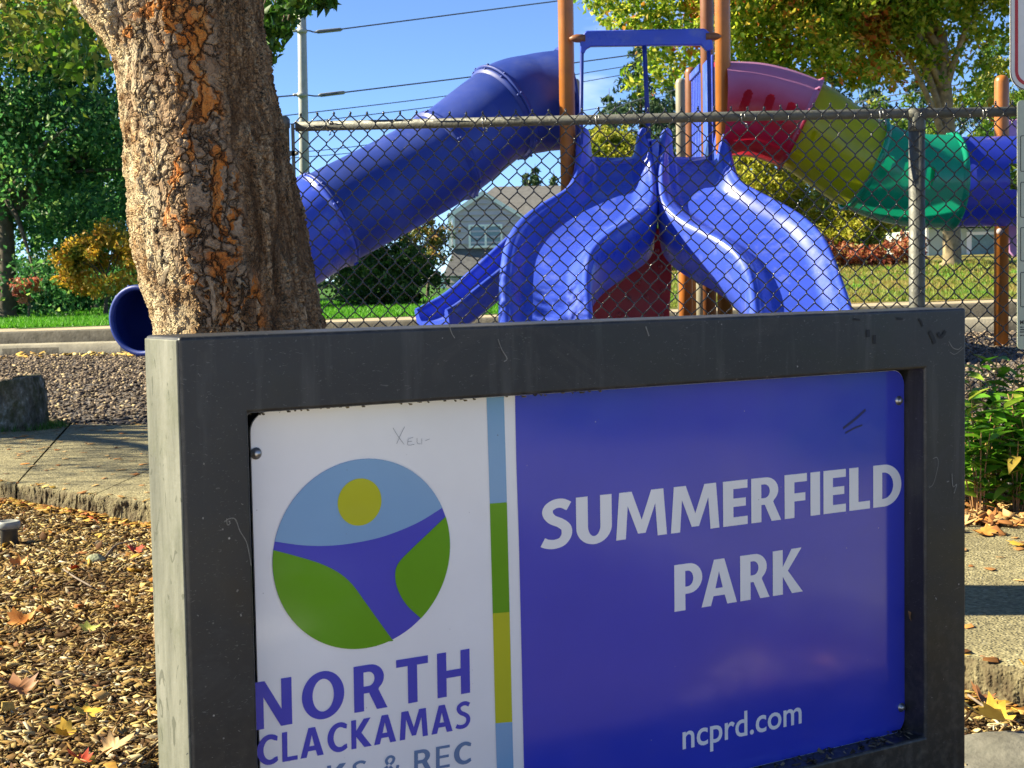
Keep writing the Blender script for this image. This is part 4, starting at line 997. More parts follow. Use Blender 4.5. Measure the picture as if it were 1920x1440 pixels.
def twin_slide(rows, depth, drop, mat, n=12):
    """moulded slide lofted between its two rims; rows = (left rim u, v, right rim u, v, distance)"""
    A = np.array([list(P(r[0], r[1], r[4]))+list(P(r[2], r[3], r[4]))+[depth[k], drop[k]] for k, r in enumerate(rows)])
    C = catmull(A, n)
    for _ in range(26): C[1:-1] = (C[:-2]+2*C[1:-1]+C[2:])/4
    L_, R_, dp, dr = C[:, :3], C[:, 3:6], C[:, 6], C[:, 7]
    mid = (L_+R_)/2; T = np.gradient(mid, axis=0); T[:, 0] *= .25; T /= np.linalg.norm(T, axis=1)[:, None]
    N = np.cross(np.array([1.0, 0, 0]), -T); N = np.where(N[:, 2:3] < 0, -N, N); N /= np.linalg.norm(N, axis=1)[:, None]
    for _ in range(20): N[1:-1] = (N[:-2]+2*N[1:-1]+N[2:])/4
    V = []; Q = np.linspace(-1, 1, 57)
    for k in range(len(C)):
        sec = []; e_ = float(np.clip(1-(k/len(C))/.16, 0, 1)); q0_, q1_ = .44+.14*e_, .84-.14*e_
        for q in Q:
            aq = abs(q); f = (aq-q0_)/(q1_-q0_)
            if aq < q0_: sh = 1-.05*(aq/q0_)**2
            elif aq < q1_: sh = .95*(1+math.cos(pi*min(1, f)))/2
            else: sh = -.16*math.sin(pi*(aq-q1_)/(1-q1_))-.0
            sec.append(L_[k]+(R_[k]-L_[k])*(q+1)/2-N[k]*dp[k]*sh)
        ax = (R_[k]-L_[k]); ax[2] = 0; ax /= np.linalg.norm(ax); dn_ = np.array([0, .25, -1.0])*dr[k]
        out = [R_[k]+ax*.018+dn_*.10, R_[k]+ax*.022+dn_*.35, R_[k]+ax*.012+dn_*.62, R_[k]-ax*.004+dn_*.72, R_[k]-ax*.010+dn_*.98, R_[k]-ax*.06+dn_*1.04]
        ou2 = [L_[k]-ax*.018+dn_*.10, L_[k]-ax*.022+dn_*.35, L_[k]-ax*.012+dn_*.62, L_[k]+ax*.004+dn_*.72, L_[k]+ax*.010+dn_*.98, L_[k]+ax*.06+dn_*1.04]
        # underside follows the bed
        un = [R_[k]-ax*.14+dn_*.92, L_[k]+ax*.14+dn_*.92]
        V += [Vector(p) for p in sec+out+un+ou2[::-1]]
    S_ = 57+14; m = len(C)
    F = [(k*S_+i_, k*S_+(i_+1) % S_, (k+1)*S_+(i_+1) % S_, (k+1)*S_+i_) for k in range(m-1) for i_ in range(S_)]
    mb = MB(); mb.add(V, F, True); mb.add(V[:S_], [tuple(range(S_))]); mb.add(V[-S_:], [tuple(range(S_))])
    return mb.build('slide', mat, play)
LS = [(1085, 247, 1216, 247, 14.18), (1084, 262, 1218, 262, 14.10), (1081, 305, 1226, 312, 13.98), (1066, 350, 1230, 352, 13.78), (1022, 376, 1226, 384, 13.58), (976, 409, 1192, 412, 13.34), (950, 447, 1146, 440, 13.10), (942, 492, 1112, 474, 12.84), (939, 545, 1104, 522, 12.56), (939, 602, 1107, 575, 12.28), (937, 652, 1112, 640, 11.9), (937, 672, 1112, 662, 11.6)]
twin_slide(LS, [.275, .265, .17, .10, .085, .085, .09, .095, .10, .10, .09, .07], [.30, .32, .38, .42, .44, .44, .44, .44, .42, .40, .30, .2], M['plastic_blue'])
RS = [(1241, 247, 1362, 245, 14.18), (1240, 262, 1364, 260, 14.10), (1236, 310, 1374, 303, 13.98), (1235, 352, 1388, 338, 13.78), (1246, 390, 1430, 362, 13.58), (1290, 423, 1488, 392, 13.34), (1344, 449, 1532, 426, 13.10), (1384, 482, 1558, 466, 12.84), (1402, 528, 1576, 514, 12.56), (1408, 584, 1594, 566, 12.28), (1412, 640, 1612, 626, 11.9), (1413, 662, 1616, 650, 11.6)]
twin_slide(RS, [.275, .265, .17, .10, .085, .085, .09, .095, .10, .10, .09, .07], [.30, .32, .38, .42, .44, .44, .44, .44, .42, .40, .30, .2], M['plastic_blue'])
mb = MB(); c_ = P(1228, 300, 14.1); mb.box((c_.x-.035, 14.02, P(1228, 352, 14.1).z), (c_.x+.035, 14.18, P(1228, 262, 14.1).z)); mb.build('divider', M['plastic_blue'], play, bevel=.02)
# small straight slide behind
chute('side_slide', [P(*q) for q in ((1010, 452, 15.4), (960, 500, 15.2), (905, 548, 15.0), (868, 580, 14.9), (838, 598, 14.8), (812, 606, 14.7))], [.25]*6, [.13]*5+[.1], [.09]*6, M['plastic_blue'], play)
# red climbing panel under the deck
def climb():
    ring = [(1236, 428), (1250, 440), (1259, 470), (1260, 520), (1256, 580), (1254, 640), (1100, 640), (1100, 470), (1120, 440), (1160, 428)]
    mb = MB(); mb.prism([P(u, v, 14.9) for u, v in ring], (0, .07, 0)); o = mb.build('climbing_panel', M['plastic_red'], play, bevel=.012)
    for u, v in ((1238, 500), (1243, 545), (1212, 558), (1180, 560), (1196, 530), (1240, 590), (1232, 470), (1160, 590), (1208, 600)):
        m2 = MB(); m2.lathe(P(u, v, 14.9)+Vector((0, .002, 0)), [(.022, 0), (.022, .015), (.014, .026), (.004, .03)], 12, (0, -1, 0)); m2.build('grip', plain('red_grip', (.30, .05, .05), .4) if 'rg' not in M else M['rg'], o)
M['rg'] = plain('grip_red', (.30, .05, .05), .4)
climb()

# tubes
def tube_section(name, C, R0, R1, mat, parent, slots=(), flange=(True, True), nA=150, windows=(), yview=-1):
    """a moulded tube section following the points of C, with flanged ends and cut slots"""
    C = np.array(C); m = len(C); T = np.gradient(C, axis=0); T /= np.linalg.norm(T, axis=1)[:, None]
    up = np.array([0, 0, 1.0]); X = np.cross(T, up); X /= np.linalg.norm(X, axis=1)[:, None]; Y_ = np.cross(X, T)
    arc_ = np.concatenate([[0], np.cumsum(np.linalg.norm(np.diff(C, axis=0), axis=1))]); Ltot = arc_[-1]
    ang_ = np.linspace(0, 2*pi, nA, endpoint=False)
    rad = R0+(R1-R0)*arc_/Ltot
    V = C[:, None]+rad[:, None, None]*(X[:, None]*np.cos(ang_)[None, :, None]+Y_[:, None]*np.sin(ang_)[None, :, None])
    V = V.reshape(-1, 3)
    i_ = np.arange(m-1)[:, None]*nA; j_ = np.arange(nA)[None]; j2_ = (j_+1) % nA
    F = np.stack([i_+j_, i_+j2_, i_+nA+j2_, i_+nA+j_], -1).reshape(-1, 4)
    keep = np.ones(len(F), bool)
    if slots or windows:
        c = V[F].mean(1)
        near = (c[:, 1] < C[:, 1].mean()+.04)
        # image position of every face, for the measured slots
        rel = (c-np.array(EYE)) @ np.array(CAMROT); U = CX-rel[:, 0]/rel[:, 2]*FPX; Vv = CY+rel[:, 1]/rel[:, 2]*FPX
        for (u0, v0, u1, v1, r) in slots:
            a_ = np.array([u0, v0]); b_ = np.array([u1, v1]); d_ = b_-a_; q = np.stack([U, Vv], 1)-a_
            tt_ = np.clip((q@d_)/(d_@d_), 0, 1); keep &= ~((np.linalg.norm(q-tt_[:, None]*d_, axis=1) < r) & near)
        for (u0, v0, u1, v1) in windows: keep &= ~((U > u0) & (U < u1) & (Vv > v0) & (Vv < v1))
    o = np_mesh(name, V, F[keep], mat, parent, smooth=True)
    for e_, on in ((0, flange[0]), (m-1, flange[1])):
        if not on: continue
        mb = MB(); rr_ = rad[e_]; t_ = T[e_]*(1 if e_ == 0 else -1)
        mb2 = []; prof_ = [(rr_+.004, -.003), (rr_+.024, -.003), (rr_+.026, .008), (rr_+.023, .022), (rr_+.010, .032), (rr_+.003, .045)]
        for k in range(12):
            a_ = 2*pi*(k+.4)/12; q_ = C[e_]+t_*.012+(X[e_]*math.cos(a_)+Y_[e_]*math.sin(a_))*(rr_+.022)
            mb.lathe(q_, [(.013, 0), (.013, .010), (.006, .016)], 6, X[e_]*math.cos(a_)+Y_[e_]*math.sin(a_))
        for r_, h_ in prof_:
            for k in range(64):
                a_ = 2*pi*k/64; mb2.append(C[e_]+t_*h_+X[e_]*r_*math.cos(a_)+Y_[e_]*r_*math.sin(a_))
        F2 = [(p*64+k, p*64+(k+1) % 64, (p+1)*64+(k+1) % 64, (p+1)*64+k) for p in range(len(prof_)-1) for k in range(64)]
        mb.add(mb2, F2, True); mb.build('flange', mat, o)
    return o
RT = .415
ts = [P(*q) for q in ((1060, 187, 14.72), (1005, 194, 14.66), (942, 212, 14.5), (836, 292, 14.2), (727, 354, 13.95), (614, 413, 13.65), (510, 478, 13.5), (400, 548, 13.45), (320, 590, 13.3), (262, 601, 12.9))]
NS = 16
TSC = catmull([list(p) for p in ts], NS)
segs = [(0, 2, 'plastic_navy'), (2, 3, 'plastic_navy'), (3, 5, 'plastic_blue'), (5, 7, 'plastic_blue'), (7, 9, 'plastic_navy')]
for a_, b_, mm in segs:
    r0 = RT if a_ < 7 else RT; r1 = RT if b_ < 8 else .262
    if (a_, b_) == (0, 2): r0, r1 = RT+.035, RT+.02
    pts_ = TSC[a_*NS:b_*NS+1]
    ts_o = tube_section('slide_tube_section', pts_, r0, r1, M['plastic_navy'] if b_ != 7 else M['plastic_blue'], play, nA=72)  # one section bright as if lit, the others dark as if shaded
mb = MB()
rim = TSC[-1]; Tn = Vector(TSC[-1]-TSC[-2]).normalized(); Xn = Tn.cross(Vector((0, 0, 1))).normalized(); Yn = Xn.cross(Tn)
q = [Vector(rim)+(Xn*math.cos(2*pi*k/48)+Yn*math.sin(2*pi*k/48))*.268 for k in range(49)]
mb.tube(q, .022, 10, cap=False); mb.build('exit_rim', M['plastic_navy'], ts_o)
# crawl tunnel in four colours
cps_ = [P(*q) for q in ((1352, 204, 14.35), (1425, 208, 14.35), (1503, 234, 14.3), (1560, 271, 14.3), (1618, 308, 14.3), (1695, 335, 14.35), (1783, 341, 14.4), (1880, 340, 14.45), (1990, 338, 14.5), (2120, 334, 14.55))]
CR = catmull([list(p) for p in cps_], 60)
def sub(a_, b_): return CR[a_*60:b_*60+1][::1]
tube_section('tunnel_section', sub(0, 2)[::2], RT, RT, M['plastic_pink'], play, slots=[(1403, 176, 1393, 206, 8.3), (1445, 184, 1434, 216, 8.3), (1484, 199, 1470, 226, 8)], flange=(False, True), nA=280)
tube_section('tunnel_section', sub(2, 4)[::2], RT-.012, RT-.012, M['plastic_yellow'], play, slots=[(1527, 249, 1521, 264, 4)], flange=(False, False), nA=280)
tube_section('tunnel_section', sub(4, 6)[::2], RT, RT, M['plastic_green'], play, slots=[(1669, 300, 1653, 326, 8.5), (1704, 312, 1696, 342, 8.5), (1747, 320, 1741, 346, 8.5)], flange=(True, True), nA=280)
tube_section('tunnel_section', sub(6, 9)[::2], RT-.014, RT-.014, M['shell_blue'], play, slots=[(1825, 316, 1824, 348, 8)], windows=[(1893, 306, 1945, 356)], flange=(False, False), nA=280)
# lilac play panel beyond the tunnel
barpoly([(1874, 262), (1872, 240), (1886, 226), (1915, 222), (1990, 226), (1990, 276), (1880, 276)], 15.35, .05, M['plastic_lilac'], 'play_panel')
barpoly([(1888, 418), (1990, 418), (1990, 480), (1902, 482), (1893, 472), (1890, 445)], 15.35, .05, M['plastic_lilac'], 'play_panel')
for u, v in ((1874, 434),):
    mb = MB(); mb.lathe(P(u, v, 14.9), [(.03, 0), (.03, .03), (.02, .05)], 12, (0, -1, 0)); mb.build('clamp', M['plastic_grey'], play)

# ------------------------------------------------------------------ rules signs at the edge
YS = 6.55
t = NT('sign_white'); co = t.co(); n1 = t.noise(co, 6, 5); t.set(col=t.ramp(n1.outputs['Fac'], [(.3, (.60, .60, .56)), (.7, (.74, .74, .70))]), rough=.35, spec=.5); M['swhite'] = t.m
M['sred'] = plain('sign_red', (.42, .02, .02), .4, .15, 6); M['sblack'] = plain('sign_black', (.02, .02, .02), .5); M['spale'] = plain('pale_green_sign', (.46, .50, .38), .45, .08, 3, dirt=(.36, .40, .29), dscale=3)
def rrect(u0, v0, u1, v1, r, Y): 
    out = []
    for cx, cy, a0 in ((u1-r, v1-r, 0), (u0+r, v1-r, 90), (u0+r, v0+r, 180), (u1-r, v0+r, 270)):
        out += [P(cx+r*math.cos(R(a0+k*15)), cy+r*math.sin(R(a0+k*15)), Y) for k in range(7)]
    return out
def ring_mesh(a_, b_, mat, name, par):
    n_ = len(a_); mb = MB(); mb.add(a_+b_, [(k, (k+1) % n_, n_+(k+1) % n_, n_+k) for k in range(n_)]); return mb.build(name, mat, par)
def box_lines(u0, v0, u1, v1, Y, mat, par, w=1.4):
    ring_mesh(rrect(u0, v0, u1, v1, 3, Y), rrect(u0+w, v0+w, u1-w, v1-w, 2, Y), mat, 'printed_box', par)
s1 = thing('regulation_sign', P(2020, 170, YS), 'white sign with rounded corners and a red border line, hung above the pale board', 'sign')
mb = MB(); mb.prism(rrect(1894, -320, 2146, 170, 34, YS), (0, .004, 0)); f_ = mb.build('face', M['swhite'], s1)
ring_mesh(rrect(1894.3, -319.7, 2145.7, 169.7, 34, YS-.0008), rrect(1896, -318, 2144, 168, 33, YS-.0008), M['sblack'], 'edge_line', f_)
ring_mesh(rrect(1903, -311, 2137, 161, 27, YS-.0016), rrect(1909, -305, 2131, 155, 22, YS-.0016), M['sred'], 'border', f_)
s2 = thing('rules_board', P(2020, 655, YS), 'tall pale green board printed with boxes and tiny text by the fence end', 'sign')
mb = MB(); mb.prism(rrect(1907.5, 188, 2132, 655, 8, YS), (0, .004, 0)); f_ = mb.build('face', M['spale'], s2)
for v0, v1 in ((254, 322), (341, 408), (426, 490), (510, 576)): box_lines(1913, v0, 2126, v1, YS-.0008, M['sblack'], f_)
tcu = bpy.data.curves.new('t', 'FONT'); tcu.body = 'MI'; tcu.offset = .02; tmp = bpy.data.objects.new('t', tcu); COL.objects.link(tmp); bpy.context.view_layer.update()
me = bpy.data.meshes.new_from_object(tmp.evaluated_get(bpy.context.evaluated_depsgraph_get())); bpy.data.objects.remove(tmp)
p0 = P(1912, 608, YS-.0008)
for v in me.vertices: v.co = p0+Vector((v.co.x*.021, 0, v.co.y*.024))-wloc(f_)
me.materials.clear(); link_mesh('lettering', me, M['sblack'], f_)
mb = MB()
for k, v in enumerate((612.5, 617, 621.5, 628)):
    u = 1912+random.uniform(0, 1)
    while u < 2100:
        w_ = random.uniform(2, 9); a_, b_, = P(u, v, YS-.0008), P(u+w_, v+2.0, YS-.0008)
        mb.add([a_, Vector((b_.x, a_.y, a_.z)), Vector((b_.x, a_.y, b_.z)), Vector((a_.x, a_.y, b_.z))], [(0, 1, 2, 3)]); u += w_+random.uniform(1, 2.5)
mb.build('fine_print', M['sblack'], f_)
sp_ = thing('sign_post', (P(2022, 400, YS).x, YS+.03, .06), 'square steel post carrying the two boards by the fence', 'post')
mb = MB(); x = P(2022, 400, YS).x; mb.box((x-.025, YS+.006, .0), (x+.025, YS+.056, 2.9)); mb.build('tube', M['galv'], sp_, bevel=.004)

# ------------------------------------------------------------------ background trees
def bark_plain(name, col): return plain(name, col, .95, .4, 10, bump=.9, bscale=14)
M['bark_tan'] = bark_plain('tan_bark', (.24, .19, .11)); M['bark_dark'] = bark_plain('dark_bark', (.09, .07, .05))
def broadleaf(name, label, cat, base, crown, rad, n_clump, n_each, clump_r, leaf, mat, trunk_r=None, trunk_mat=None, group=None, inner=.35, limbs_n=7, extra=None, flat=.7, zmin=-1, trunk_top=None):
    base = Vector(base); root = thing(name, base, label, cat, group)
    cc = shell(crown, *rad, n_clump, inner, zmin)
    if extra is not None: cc = np.concatenate([cc, np.array(extra)])
    leaf_cloud('crown', clumps(cc, n_each, clump_r, flat), leaf, mat, root, droop=.3)
    if trunk_r:
        c = Vector(crown); tt_ = Vector((base.x*.3+c.x*.7 if abs(base.x-c.x) < 1 else base.x, base.y, base.z+(c.z-base.z)*.75)) if trunk_top is None else Vector(trunk_top)
        pts = catmull([base-Vector((0, 0, .1)), base+Vector((.02, 0, .3)), base*.5+tt_*.5+Vector((.06, 0, 0)), tt_], 6)
        m_ = len(pts); rad_ = [trunk_r*(1.45 if k == 0 else 1.18 if k < 4 else 1-.35*k/m_) for k in range(m_)]
        mb = MB(); mb.tube(pts, rad_, 14); mb.build('trunk', trunk_mat, root)
        mb = MB()
        for k in range(limbs_n):
            e_ = Vector(cc[RNG.integers(0, len(cc))]); s_ = Vector(pts[int(m_*RNG.uniform(.6, .98))])
            mid = (s_+e_)/2+Vector((0, 0, .25))
            q = catmull([s_, mid, e_], 5); mb.tube(q, list(np.linspace(trunk_r*.42, trunk_r*.07, len(q))), 7)
        mb.build('branches', trunk_mat, root)
    return root
dark_l = leaf_mat('dark_green_leaves', [(0, (.018, .080, .026)), (.5, (.055, .18, .055)), (.85, (.11, .29, .065)), (1, (.34, .50, .12))], trans=.58)
mid_l = leaf_mat('mid_green_leaves', [(0, (.04, .11, .013)), (.5, (.10, .23, .02)), (.85, (.20, .34, .03)), (1, (.36, .42, .07))], clump=[(0, (.17, .17, .015)), (.5, (.30, .28, .025)), (1, (.42, .30, .04))], cscale=.55, trans=.42)
maple_l = leaf_mat('turning_maple_leaves', [(0, (.06, .15, .011)), (.35, (.17, .31, .018)), (.7, (.37, .46, .035)), (1, (.58, .55, .08))], clump=[(0, (.58, .40, .04)), (.3, (.34, .36, .04)), (.55, (.62, .22, .03)), (.8, (.60, .09, .025)), (1, (.60, .45, .08))], cscale=.9, trans=.62, thr=(.555, .61))
yellow_l = leaf_mat('yellow_orange_leaves', [(0, (.55, .27, .02)), (.35, (.70, .42, .03)), (.7, (.72, .55, .07)), (1, (.70, .27, .08))], clump=[(0, (.10, .15, .02)), (1, (.20, .24, .03))], cscale=1.6, trans=.40)
lime_l = leaf_mat('yellow_green_leaves', [(0, (.18, .22, .014)), (.5, (.38, .40, .03)), (.85, (.56, .52, .06)), (1, (.62, .50, .08))], clump=[(0, (.05, .12, .012)), (1, (.14, .22, .02))], cscale=.7, trans=.45)
red_l = leaf_mat('russet_leaves', [(0, (.30, .06, .04)), (.5, (.42, .13, .07)), (.85, (.52, .27, .12)), (1, (.34, .28, .07))], trans=.4)
needle = leaf_mat('fir_needles', [(0, (.020, .055, .024)), (.6, (.05, .11, .042)), (1, (.13, .19, .07))], trans=.25)
def at(u, v, Y): return tuple(P(u, v, Y))
def gz(u, Y): p = P(u, 500, Y); return (p.x, Y, float(zlawn(p.x, Y)))
# left side
broadleaf('shade_tree', 'tall dark green broadleaf tree beyond the playground with light gaps through its crown', 'tree', gz(8, 31), at(95, 215, 31), (3.1, 2.0, 4.0), 215, 165, .62, .115, dark_l, .20, M['bark_dark'], limbs_n=12, inner=.25)
broadleaf('shade_tree', 'fresh green tree whose leafy branches hang into the top corner of the photo', 'tree', (-8.7, 11.4, .1), (-8.4, 11.2, 5.1), (3.2, 2.6, 1.7), 105, 90, .48, .075, leaf_mat('fresh_green_leaves', [(0, (.03, .09, .008)), (.5, (.07, .19, .014)), (.85, (.13, .28, .02)), (1, (.28, .34, .03))], clump=[(0, (.20, .26, .03)), (1, (.45, .36, .09))], cscale=1.1, trans=.5), .19, M['bark_dark'], limbs_n=10, extra=[P(u, v, random.uniform(10.5, 13)) for u, v in uvl], inner=.25)
broadleaf('shade_tree', 'green tree standing farther back behind the tall dark one', 'tree', gz(180, 44), at(150, 340, 44), (3.6, 2.2, 3.2), 150, 140, .72, .15, dark_l, .2, M['bark_dark'], limbs_n=7)
broadleaf('bush', 'yellow and orange autumn bush at the lawn edge below the dark tree', 'bush', gz(195, 30), at(200, 490, 30), (.95, .7, .72), 62, 90, .26, .085, yellow_l, .04, M['bark_dark'], limbs_n=5, inner=.5)
broadleaf('bush', 'small pink and red bush beside the dark tree trunk', 'bush', gz(50, 30), at(50, 545, 30), (.28, .25, .26), 14, 60, .13, .07, leaf_mat('pink_leaves', [(0, (.45, .10, .08)), (.5, (.60, .22, .16)), (1, (.5, .3, .1))], trans=.4), .02, M['bark_dark'], limbs_n=2)
for k, (u, w, h, Y) in enumerate(((-60, 1.5, 1.15, 33), (90, 1.4, 1.0, 34), (265, 1.6, 1.2, 35), (420, 1.9, 1.5, 37))):
    b = gz(u, Y)
    broadleaf('hedge_shrub', ['dark hedge shrub at the far end of the lawn, at the photo edge', 'dark hedge shrub just behind the small pink bush', 'dark hedge shrub behind the yellow and orange bush', 'dark hedge shrub hidden mostly behind the big trunk'][k], 'shrub', b, (b[0], Y, b[2]+h*.5), (w, .8, h*.62), 60, 90, .36, .10, dark_l, group='dark hedge shrubs beyond the lawn', inner=.3)
b = gz(715, 30)
broadleaf('bush', 'rounded green bush between the tube slide and the grey house', 'bush', b, at(718, 512, 30), (1.12, .9, .78), 85, 120, .30, .085, leaf_mat('bush_leaves', [(0, (.018, .055, .010)), (.5, (.05, .12, .016)), (.85, (.11, .19, .028)), (1, (.22, .26, .05))], trans=.38), .05, M['bark_dark'], limbs_n=6, inner=.4)
broadleaf('bush', 'small bush with some orange leaves rising behind the rounded green one', 'bush', gz(800, 36), at(795, 455, 36), (.62, .5, .72), 34, 90, .28, .09, leaf_mat('mixed_bush_leaves', [(0, (.05, .10, .02)), (.6, (.16, .18, .04)), (1, (.40, .20, .05))], trans=.38), .04, M['bark_dark'], limbs_n=4)
# the maple and its neighbours on the far side
ex = [at(u, v, 29+random.uniform(-1.5, 1.5)) for u, v in ((1210, 150), (1230, 100), (1250, 130), (1275, 110), (1290, 60), (1220, 60), (1180, 25), (1165, 5), (1400, 110), (1440, 150), (1500, 130), (1560, 120), (1590, 95), (1640, 60), (1660, 140), (1700, 100), (1850, 120), (1880, 200), (1830, 170), (1640, 110), (1420, 60), (1480, 90), (1530, 60), (1245, 45), (1300, 95), (1120, -5), (1140, -30), (1100, -40))]
broadleaf('maple_tree', 'spreading maple with green, yellow and orange leaves over the crawl tunnel', 'tree', gz(1783, 30), at(1560, -40, 30), (4.4, 2.6, 2.1), 520, 150, .52, .115, maple_l, .19, M['bark_tan'], limbs_n=9, inner=.2, extra=ex, trunk_top=at(1762, 60, 30))
for k, (u, v, Y, rx, rz_, nc, lb) in enumerate(((1450, 345, 33, 1.05, 1.5, 110, 'yellow green shrub seen between the twin slides and the crawl tunnel'), (1590, 420, 32.5, 1.1, .80, 80, 'yellow green shrub below the green tunnel section'), (1890, 260, 36, 1.5, 2.4, 110, 'pale green small tree behind the lone orange post'), (1690, 300, 40, 1.5, 1.6, 80, 'sunny green shrub partly behind the steel fence post'), (1155, 290, 42, .95, .75, 60, 'yellowing shrub seen through the gap above the slide entrance'), (1250, 420, 38, 1.4, 1.1, 60, 'green shrub in the gap between the twin slides'))):
    b = gz(u, Y); broadleaf('garden_shrub', lb, 'shrub', b, at(u, v, Y), (rx, rx*.8, rz_), nc, 105, .34, .095, lime_l if k in (0, 1, 4) else mid_l, .05, M['bark_dark'], group='shrubs beyond the play area', inner=.3, limbs_n=5)
for k, (u, v, rx, rz_) in enumerate(((1585, 478, .50, .22), (1640, 484, .45, .20), (1694, 466, .42, .40), (1545, 470, .4, .25))):
    b = gz(u, 31.5); broadleaf('russet_shrub', ['low russet shrub under the yellow green one', 'low russet shrub between the slide and the fence post', 'taller red shrub right beside the steel fence post', 'low russet shrub nearest to the twin slides'][k], 'shrub', b, at(u, v, 31.5), (rx, .4, rz_), 26, 70, .17, .075, red_l, group='russet shrubs along the lawn', inner=.3)
def conifer(name, label, u, vtop, Y, base_z, wid, n_lev, seed, group='conifers far behind'):
    rg = np.random.default_rng(seed); tp_ = P(u, vtop, Y); base = Vector((tp_.x, Y, base_z)); H = tp_.z-base_z
    root = thing(name, base, label, 'tree', group)
    mb = MB(); mb.tube([base, base+Vector((0, 0, H*.5)), tp_], [H*.016+.05, H*.010, .01], 8); mb.build('trunk', M['bark_dark'], root)
    pts = []; mbb = MB()
    for l in range(n_lev):
        f = (l+rg.uniform(-.3, .3))/n_lev; z = base_z+H*(.12+.87*f); L_ = wid*(1-f)**.85*rg.uniform(.65, 1.15)+.12
        nbz = int(4+5*(1-f))
        for k in range(nbz):
            a_ = rg.uniform(0, 2*pi); dr = Vector((math.cos(a_), math.sin(a_), 0)); Lk = L_*rg.uniform(.6, 1.1)
            m_ = int(16+Lk*26)
            s_ = rg.uniform(.08, 1, m_)
            q = np.stack([tp_.x+dr.x*Lk*s_, Y+dr.y*Lk*s_, z-Lk*(.18*s_+.34*s_**2-.16*s_**4)], -1)
            q += rg.normal(0, 1, q.shape)*np.array([.10, .10, .075])*(.5+Lk*.22)*(1.15-s_*.6)[:, None]
            q[:, 2] -= abs(rg.normal(0, .12*(1-.4*f), m_))
            pts.append(q)
    leaf_cloud('crown', np.concatenate(pts), .30*(Y/80), needle, root, aspect=.30, droop=.9)
cz = -1.0
conifer('fir_tree', 'narrow fir whose tip rises just above the gap by the blue grab bar', 1142, 165, 84, cz, 7.0, 30, 3)
conifer('fir_tree', 'tall open fir standing behind the middle blue grab bar', 1200, 66, 80, cz, 8.0, 46, 4)
conifer('fir_tree', 'dark fir partly hidden by the maple and the brown post', 1258, 120, 88, cz, 5.6, 34, 5)
conifer('fir_tree', 'small fir tip above the house roof, left of two', 986, 316, 120, 0, 1.9, 20, 6)
conifer('fir_tree', 'larger fir tip above the house roof', 1003, 306, 124, 0, 2.2, 22, 7)
conifer('fir_tree', 'short fir tip close to the orange post above the house roof', 1038, 318, 120, 0, 1.8, 18, 8)
for k, (u, v, w) in enumerate(((1395, 110, 4.2), (1560, 60, 4.6), (1640, 95, 4.4), (1730, 80, 4.8), (1850, 60, 4.6), (1480, 120, 4.0), (1950, 60, 4.6))):
    conifer('fir_tree', ['dark fir behind the pink tunnel section', 'dark fir behind the joint of the pink and yellow sections', 'dark fir behind the power lines over the yellow section', 'dark fir beside the maple trunk', 'dark fir behind the lone orange post', 'dark fir between the pink section and the power lines', 'dark fir at the photo edge behind the signs'][k], u, v, 66+k*2.5, cz, w, 34, 20+k, 'dark firs behind the maple')
def wood(name, n, x0, x1, Y, h, mat, label, leaf, seed):
    rg = np.random.default_rng(seed); m_ = n; x = rg.uniform(x0, x1, m_)
    top_ = h*(.75+.25*np.sin(x*.21)+.18*np.sin(x*.53+1)); c = np.stack([x, rg.uniform(Y-4, Y+4, m_), rg.uniform(0, 1, m_)*top_], -1)
    o = leaf_cloud(name, clumps(c, 70, 1.1), leaf, mat); tag(o, label, 'woodland', kind='stuff')
wood('far_woodland', 330, -60, 60, 130, 3.4, needle, 'far dark line of woodland along the horizon', .5, 31)
wood('far_thicket', 200, 4, 36, 58, 2.8, mid_l, 'sunny green thicket at the back of the gardens beyond the lawn', .22, 32)

for k, (x, y) in enumerate(((6.3, 1.9), (7.0, .2), (7.6, -1.6))):  # out-of-view shrubs, added to darken what the sign panel mirrors
    broadleaf('hedge_shrub', ['dark hedge shrub right of the path, mirrored darkly near the bolt of the blue panel', 'dark hedge shrub right of the path, mirrored darkly behind the lettering of the blue panel', 'dark hedge shrub right of the path, mirrored darkly at the white stripe of the panel'][k], 'shrub', (x, y, 0), (x, y, .8), (.8, 1.0, .85), 55, 90, .36, .07, dark_l, group='dark hedge shrubs right of the path', inner=.3)
# ------------------------------------------------------------------ houses
M['siding'] = plain('pale_mauve_siding', (.58, .50, .53), .8, .08, 2); M['trim'] = plain('white_trim', (.90, .90, .88), .6, .05, 4)
t = NT('asphalt_shingle'); co = t.co((1, 1, 2.6)); v1 = t.voro(co, 5.2); n1 = t.noise(t.co(), 30, 4)
c = t.ramp(v1.outputs['Color'], [(0, (.09, .09, .095)), (1, (.17, .17, .175))]); c = t.mix(.4, c, t.ramp(n1.outputs['Fac'], [(.3, (.10, .10, .10)), (.7, (.23, .23, .23))]))
t.set(col=c, rough=.95, spec=.2); M['shingle'] = t.m
t = NT('window_glass'); t.set(col=(.12, .20, .26), rough=.08, spec=.8); M['glass'] = t.m
YH = 74.0
hb = Vector((P(940, 560, YH).x, YH, -.6))
house = thing('house', hb, 'grey shingled house with pale siding and a white framed window beyond the slides', 'house')
def H_(u, v, dy=0.0): p = P(u, v, YH); return Vector((p.x, YH+dy, p.z))
